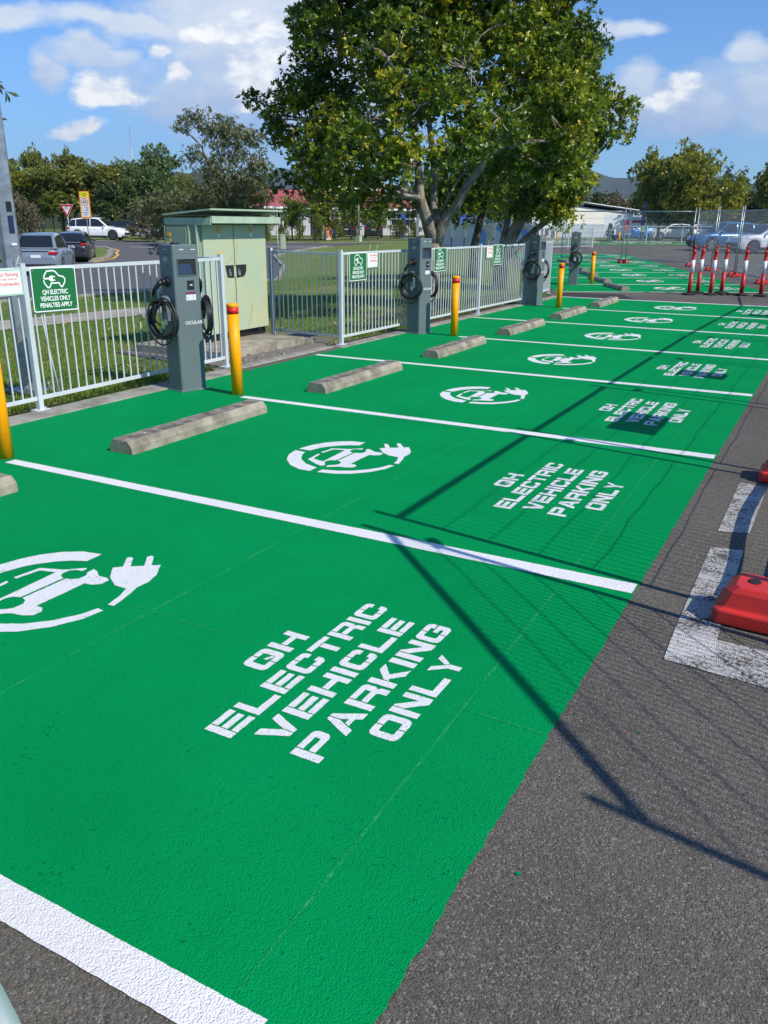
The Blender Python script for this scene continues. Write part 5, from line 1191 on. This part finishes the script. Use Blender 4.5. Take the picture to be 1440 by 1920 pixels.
# ------------------------------------------------------------------ buildings
def school():
    A = loc(500, 93); B = loc(800, 106); d = (B - A); L_ = d.length; rz = math.atan2(d.y, d.x); z = .36
    root = empty('school_building', (A.x, A.y, z), rz, 'long low pale building with a pinkish red metal roof and dark windows', 'building')
    W = 12
    MB().box((L_ / 2, W / 2, 1.45), (L_, W, 2.9)).build('wall', M['wall'], root)
    MB().box((L_ / 2, -.7, 2.88), (L_ + 1.6, .12, .24)).build('fascia', M['fascia'], root)
    MB().box((L_ / 2, -.3, 2.78), (L_ + 1.2, .7, .04)).build('soffit', M['fascia'], root)
    r = MB(); e = .8
    v = [(-e, -e, 3.0), (L_ + e, -e, 3.0), (L_ + e, W + e, 3.0), (-e, W + e, 3.0), (3.5, W / 2, 5.0), (L_ - 3.5, W / 2, 5.0)]
    r.v = v
    for f in ((0, 1, 5, 4), (1, 2, 5), (2, 3, 4, 5), (3, 0, 4)): r.face(list(f))
    for k in range(int(L_ / .8)): pass
    r.build('roof', M['roofred'], root)
    for k, x in enumerate([1.6, 3.2, 7.5, 9.2, 13.0, 15.0, 17.2, 19.2, 22.5, 24.6, 27, 29, 31]):
        if x > L_ - 1: break
        g = MB().box((x, -.02, 1.75), (1.5, .06, 1.35)).build('window', M['glass'], root)
        fm = MB()
        for c, dd in (((x, -.06, 2.44), (1.6, .05, .07)), ((x, -.06, 1.06), (1.6, .05, .07)), ((x - .78, -.06, 1.75), (.06, .05, 1.32)), ((x + .78, -.06, 1.75), (.06, .05, 1.32)), ((x, -.06, 1.75), (.05, .05, 1.3)), ((x - .38, -.06, 1.85), (.7, .04, .05)), ((x + .38, -.06, 1.85), (.7, .04, .05))): fm.box(c, dd)
        fm.build('frame', M['fascia'], g)
    MB().box((6.0, -.05, 1.15), (1.3, .12, 2.3)).build('door', M['navy'], root)
    MB().box((11.4, -.05, 1.2), (.9, .12, 2.4)).build('door', M['darkred'], root)
    MB().box((14, 4.4, 5.3), (7, .15, .5)).build('ridge_fascia', M['fascia'], root)
    u = MB(); u.v = [(10, 3.5, 4.5), (19, 3.5, 4.5), (19, 9, 4.5), (10, 9, 4.5), (11, 6, 6.3), (18, 6, 6.3)]
    for f in ((0, 1, 5, 4), (1, 2, 5), (2, 3, 4, 5), (3, 0, 4)): u.face(list(f))
    u.build('upper_roof', M['roofred'], root)
school()
def far_white():
    A = loc(1040, 92); B = loc(1178, 96); d = B - A; L_ = d.length; z = TH(A.x, A.y)
    root = empty('white_building', (A.x, A.y, z), math.atan2(d.y, d.x), 'white flat roofed building behind the far fence with a sloping roof edge', 'building')
    b = MB(); b.v = [(.0, 0, 0), (L_, 0, 0), (L_, 6, 0), (0, 6, 0), (0, 0, 3.35), (L_, 0, 2.6), (L_, 6, 2.6), (0, 6, 3.35)]
    for f in ((4, 5, 6, 7), (0, 1, 5, 4), (1, 2, 6, 5), (2, 3, 7, 6), (3, 0, 4, 7)): b.face(list(f))
    b.build('wall', M['wallw'], root)
    r = MB(); r.v = [(1.0, -.4, 3.62), (L_ + .6, -.4, 2.72), (L_ + .6, 6.4, 2.72), (1.0, 6.4, 3.62), (1.0, -.4, 3.75), (L_ + .6, -.4, 2.85), (L_ + .6, 6.4, 2.85), (1.0, 6.4, 3.75)]
    for f in ((3, 2, 1, 0), (4, 5, 6, 7), (0, 1, 5, 4), (1, 2, 6, 5), (2, 3, 7, 6), (3, 0, 4, 7)): r.face(list(f))
    r.build('roof', M['navy'], root); MB().tube([(1.0, -.42, 3.77), (L_ + .6, -.42, 2.87)], .05, 6).build('gutter', M['fascia'], root)
    MB().box((L_ + .5, -.1, 1.4), (1.2, .1, 2.7)).build('door', M['wallb'], root)
    MB().box((L_ / 2, -.06, .75), (L_ * .98, .08, 1.4)).build('lower_cladding', M['wallb'], root)
    # left pavilion
    A2 = loc(905, 88); B2 = loc(1035, 92); d2 = B2 - A2; L2 = d2.length
    r2 = empty('school_pavilion', (A2.x, A2.y, TH(A2.x, A2.y)), math.atan2(d2.y, d2.x), 'pale pavilion with white posts in the shade behind the big trees', 'building')
    MB().box((L2 / 2, 3, 1.5), (L2, 5, 3)).build('wall', M['wall'], r2); MB().box((L2 / 2, 1, 3.12), (L2 + 1, 9.5, .2)).build('roof', M['navy'], r2)
    for k in range(7): MB().box((L2 * k / 6, -2, 1.5), (.12, .12, 3)).build('post', M['fascia'], r2)
    for k in range(4): MB().box((L2 * (k + .5) / 4, .45, 1.3), (1.3, .08, 2.1)).build('window', M['glass'], r2)
far_white()
# painted wall with waves
def mural():
    A = Vector((-24.4, 50.7, 0)); B = Vector((-16.4, 49.3, 0)); d = B - A; L_ = d.length; z = TH(-20, 50)
    root = empty('painted_wall', (A.x, A.y, z - .1), math.atan2(d.y, d.x), 'low grey wall painted with blue and yellow waves behind the tree trunks', 'wall')
    MB().box((L_ / 2, .1, .72), (L_, .2, 1.44)).build('wall', M['wall'], root)
    b = MB(); y_ = MB()
    for k in range(3):
        x0 = 3.4 + k * 1.5
        for n_, off, bb_ in ((b, 0, 1), (y_, .62, 0)):
            P0 = [(x0 + off + .9 * t + .25 * math.sin(t * 5), .25 + 1.1 * (1 - t)) for t in np.linspace(0, 1, 9)]
            wd = .5 if bb_ else .14
            for (xa, za), (xb, zb) in zip(P0[:-1], P0[1:]):
                if xb + wd < L_: n_.poly([(xa, -.010 - .004 * bb_, za), (xb, -.010 - .004 * bb_, zb), (xb + wd, -.010 - .004 * bb_, zb), (xa + wd, -.010 - .004 * bb_, za)])
    b.build('blue_wave', M['wave'], root); y_.build('yellow_wave', M['wavey'], root)
    MB().box((L_ / 2, -.01, 1.5), (L_, .26, .06)).build('coping', M['fascia'], root)
mural()
for i, px in enumerate((843, 867, 893, 921)):
    p = loc(px, 49.3); o = MB().box((0, 0, 0), (.24, .12, .95)).build('meter_box', M['charger'], None, (p.x, p.y, p.z + 1.15), bevel=.02)
    pst = MB().box((0, .08, -.55), (.06, .06, 1.2)).build('bracket', M['blackfence'], o); o.rotation_euler.z = HR
    tag(o, 'dark box on a bracket before the painted wall, %s' % ('leftmost', 'second from the left', 'third from the left', 'rightmost, beside a tree trunk')[i], 'box', 'dark boxes before the painted wall')
def post_thing(name, label, cat, px, D, h, wd, mt, extra=None, dp=None):
    p = loc(px, D); o = empty(name, p, HR, label, cat); MB().box((0, 0, h / 2), (wd, dp or wd, h)).build('post', M[mt], o)
    return o
o = empty('pylon', loc(612, 73), HR + .35, 'tall pylon with a faded orange side and a grey side before the red roof', 'pylon')
MB().box((0, 0, 2.6), (.55, .62, 5.2)).build('column', M['wall'], o); MB().box((.29, 0, 2.6), (.03, .6, 5.2)).build('orange_face', M['orange'], o)  # two-tone pylon: orange sheets on a grey column
MB().box((0, -.33, 2.6), (.52, .03, 5.2)).build('front_face', M['orange'], o)
post_thing('sign_column', 'slim blue sign column right of the dark car behind the black fence', 'sign', 752, 82, 2.1, .4, 'bluep', dp=.15)
post_thing('sign_column', 'small blue and white sign column beside the orange pylon', 'sign', 622, 80, 2.4, .35, 'bluep', dp=.15)
post_thing('sign_column', 'pale post standing just right of the blue sign column', 'post', 779, 60, 2.0, .18, 'galv')
post_thing('blue_board', 'dark blue board on the fence above the painted wall', 'sign', 862, 78, 2.9, .8, 'bluep', dp=.05)
post_thing('navy_pylon', 'narrow navy pylon in front of the far fence right of the banners', 'sign', 1198, 72, 3.2, .28, 'navy', dp=.12)
o = empty('lamp_post', loc(669, 68), 0, 'thin grey post on a pale footing at the end of the far road', 'post'); MB().tube([(0, 0, .3), (0, 0, 4.2)], .06, 8).build('shaft', M['galv'], o); MB().box((0, 0, .2), (.4, .4, .45)).build('footing', M['cab'], o)
o = empty('pillar_box', loc(527, 56), HR, 'small pale green service pillar beside the road behind the fence', 'service pillar'); MB().box((0, 0, .45), (.32, .3, .9)).build('body', M['cab'], o, bevel=.03); MB().box((0, 0, .92), (.36, .34, .05)).build('lid', M['cabroof'], o, bevel=.01)
def banner(px, D, w_, z0, h_, mt, label, txt=None):
    p = loc(px, D); o = empty('banner', p, HR, label, 'banner', 'white banners behind the far fence')
    MB().box((0, 0, z0 + h_ / 2), (w_, .04, h_)).build('panel', M[mt], o)
    for s_ in (-1, 1): MB().box((s_ * w_ * .46, .04, (z0 + h_) / 2), (.05, .05, z0 + h_)).build('leg', M['galv'], o)
    return o
banner(1010, 76, 1.7, 1.0, 1.3, 'fascia', 'white banner behind the leftmost far charger'); banner(1152, 73, 2.3, .55, 1.6, 'fascia', 'large white banner with a green corner sign in front'); bn = banner(1188, 74, 1.5, 1.1, .9, 'fascia', 'white banner with a red stripe')
MB().box((0, -.03, 1.62), (1.4, .02, .22)).build('red_stripe', M['signred'], bn)
o = banner(1170, 72.5, .32, .9, .9, 'signred', 'small red flag shaped banner between the white ones')

# ------------------------------------------------------------------ road signs
def signpost(name, label, px, D, top, fn):
    p = loc(px, D, .1 if D < 60 else 0); o = empty(name, p, HR - .12, label, 'road sign'); MB().tube([(0, .03, 0), (0, .03, top)], .03, 8).build('pole', M['galv'], o); fn(o, top); return o
def giveway(o, t):
    r = .42
    tri = lambda k, y, dz=0: [(-r * k, y, t - .0 + dz), (r * k, y, t + dz), (0, y, t - .74 * k + dz)]
    def pt(k, y, mm, nm, c=.27):
        b = MB(); cz = t - c; P = [(-.42, t), (.42, t), (0, t - .73)]; q = [(x * k, y, cz + (z - cz) * k) for x, z in P]; b.poly(q[::-1]); b.build(nm, mm, o)
    pt(1, 0, M['signred'], 'red_border'); pt(.62, -.004, M['signwhite'], 'white_face')
    b = MB(); b.poly([(-.44, .012, t + .015), (.44, .012, t + .015), (0, .012, t - .76)]); b.build('back_plate', M['signwhite'], o)
    for k, s_ in enumerate(('GIVE', 'WAY')): text_mesh('lettering', s_, .12, M['black_t'], o, face_mtx((0, -.008, t - .13 - .10 * k), (1, 0, 0), (0, 0, 1)), .9, .001)
signpost('give_way_sign', 'triangular red bordered give way sign on a thin pole behind the silver car', 128, 53, 2.62, giveway)
def zone(o, t):
    P = lambda w_, h_, zc, y, mm, nm: MB().box((0, y, zc), (w_, .006, h_)).build(nm, mm, o)
    c = t - .80
    P(.66, 1.56, c, 0, M['signorange'], 'orange_border'); P(.52, .30, t - .22, -.006, M['signyellow'], 'yellow_panel'); P(.50, 1.08, t - .94, -.006, M['signwhite'], 'white_panel')
    b = MB(); n = 28
    for k in range(n):
        a0, a1 = 2 * math.pi * k / n, 2 * math.pi * (k + 1) / n
        b.poly([(r_ * math.cos(a), -.012, t - .64 + r_ * math.sin(a)) for r_, a in ((.225, a1), (.225, a0), (.18, a0), (.18, a1))][::-1])
    b.build('red_ring', M['signred'], o)
    text_mesh('numerals', '40', .27, M['black_t'], o, face_mtx((0, -.012, t - .64), (1, 0, 0), (0, 0, 1)), .95, .004)
    for s_, z, sz in (('SCHOOL', .17, .10), ('ZONE', .28, .10), ('7 - 9 AM', .97, .12), ('2 - 4 PM', 1.11, .12), ('SCHOOL', 1.25, .10), ('DAYS', 1.37, .10)): text_mesh('lettering', s_, sz, M['black_t'], o, face_mtx((0, -.012, t - z), (1, 0, 0), (0, 0, 1)), .9, .001)
signpost('school_zone_sign', 'tall orange bordered school zone sign reading 40 behind the charcoal car', 163, 53, 3.42, zone)

# ------------------------------------------------------------------ distant hills and mast
def hills(name, D, prof, seed, mt, amp=1.0):
    rng = np.random.default_rng(seed); b = MB(); rows = []
    a = np.linspace(-.95, .95, 260)
    ys = np.interp(a, [p[0] for p in prof], [p[1] for p in prof]) * D
    ns = sum(np.interp(a, np.linspace(-.95, .95, k), rng.normal(size=k)) * s_ for k, s_ in ((14, 10), (45, 4), (130, 2.6), (260, 2.2))) * D / 1800 * amp
    for t, dd in ((0, -.12), (.45, -.06), (.8, -.02), (1, 0), (.7, .1), (0, .3)):
        rows.append([tuple((FW + RT * x) * (D * (1 + dd)))[:2] + (max(-5, (y + n_ * (.3 + t)) * t if t else -8),) for x, y, n_ in zip(a, ys, ns)])
    b.rings(rows, closed=False, cap=False, smooth=False)
    return tag(b.build(name, mt), kind='structure')
M['hill1'] = mat('near_forest_hill', (.035, .055, .022), .95, col2=(.018, .030, .016), scale=.05, bump=6, bscale=.06, det=6)
M['hill2'] = mat('far_forest_hill', (.030, .050, .030), .95, col2=(.018, .030, .022), scale=.02, bump=6, bscale=.04, det=6)
hills('near_hill', 900, [(-.95, .045), (-.42, .052), (-.36, .050), (-.31, .060), (-.22, .056), (-.14, .046), (-.09, .040), (0, .03), (.15, .02), (.24, .018), (.3, .022), (.45, .03), (.95, .03)], 3, M['hill1'])
hills('far_hill', 2600, [(-.95, .03), (-.3, .03), (-.16, .050), (-.115, .066), (-.08, .058), (0, .04), (.12, .045), (.2, .058), (.245, .053), (.28, .044), (.36, .04), (.5, .03), (.95, .03)], 5, M['hill2'], 1.2)
hills('tree_line', 170, [(-.95, .022), (.95, .022)], 9, M['hill1'], 5)
o = empty('radio_mast', loc(258, 700), 0, 'hair thin radio mast rising above the treetops at left', 'mast'); MB().tube([(0, 0, 0), (0, 0, 72)], [.55, .3], 6).build('shaft', M['galv'], o)

# ------------------------------------------------------------------ grass, litter
def grass():
    rng = np.random.default_rng(8); n = 190000
    D = rng.uniform(4.5, 27, n) ** 1; x = -6.40 - (rng.random(n) ** 1.25) * 11.2; y = rng.uniform(.5, 30, n)
    ok = ~((x < -12.15) & (x > -13.85)) & (x > -17.5) & ~((y > 7.6) & (y < 10.9) & (x > -8.4))
    ok &= (rng.random(n) < np.clip(14 / (np.abs(y) + 6), .25, 1)); ok &= ~((y > 20.3) & ((x + 6.6) * .857 + (y - 20.5) * .515 > -.6))
    x = x[ok]; y = y[ok]; n = len(x); z = np.array([TH(a, b_) for a, b_ in zip(x, y)]) - .012
    pos = np.stack([x, y, z], 1); up = unit(np.stack([rng.normal(size=n) * .35, rng.normal(size=n) * .35, np.ones(n)], 1)); nr = unit(np.cross(up, unit(rng.normal(size=(n, 3)))))
    t = np.clip(rng.beta(2, 3, n) + .25 * (np.sin(x * 1.3) * np.sin(y * .9) > .5), 0, 1)
    o = leaves_obj('grass', M['blade'], pos, nr, up, rng.uniform(.03, .075, n) * np.where(x > -6.75, 1.5, 1), t, None, .16); tag(o, 'short green lawn grass behind the tubular fence', 'grass', kind='stuff')
    m = 420; x = -6.4 - rng.random(m) ** 1.6 * 8; y = rng.uniform(1, 22, m)
    ok = ~((y > 7.9) & (y < 10.2) & (x > -8.4)); x = x[ok]; y = y[ok]; m = len(x); z = np.array([TH(a, b_) for a, b_ in zip(x, y)]) + .02
    up = unit(np.stack([rng.normal(size=m), rng.normal(size=m), rng.normal(size=m) * .3], 1)); nr = unit(np.stack([rng.normal(size=m) * .3, rng.normal(size=m) * .3, np.ones(m)], 1))
    o = leaves_obj('leaf_litter', M['litter'], np.stack([x, y, z], 1), nr, up, rng.uniform(.05, .11, m), rng.random(m), None, .5); tag(o, 'dry fallen leaves scattered on the lawn', 'fallen leaves', kind='stuff')
grass()
sheet('garden_bed', [(-6.36, 12.6), (-6.36, 20.2), (-7.4, 20.2), (-8.6, 17.5), (-8.2, 14), (-7.1, 12.4)], .0, M['mulch'])

# ------------------------------------------------------------------ the air
hb = MB().box((0, 0, 195), (8000, 8000, 400))
ho = hb.build('haze', bpy.data.materials.new('haze'))
hm = ho.data.materials[0]; hm.use_nodes = True; ht = hm.node_tree; ht.nodes.clear()
pv = ht.nodes.new('ShaderNodeVolumePrincipled'); pv.inputs['Color'].default_value = (.62, .76, .95, 1); pv.inputs['Density'].default_value = .00012; pv.inputs['Anisotropy'].default_value = .2
hx = ht.nodes.new('ShaderNodeOutputMaterial'); ht.links.new(pv.outputs[0], hx.inputs['Volume'])
tag(ho, 'thin blue air over the whole place', 'haze', kind='stuff')

rng_ = random.Random(4)
def fleck(cx, cy, r): return [(cx + r * rng_.uniform(.6, 1.1) * math.cos(k * .785), cy + r * rng_.uniform(.6, 1.1) * math.sin(k * .785)) for k in range(8)]
sheet('paint_fleck', [fleck(-.506, 1.706, .009), fleck(-.36, 2.526, .006)], .004, M['green'], cut=False)
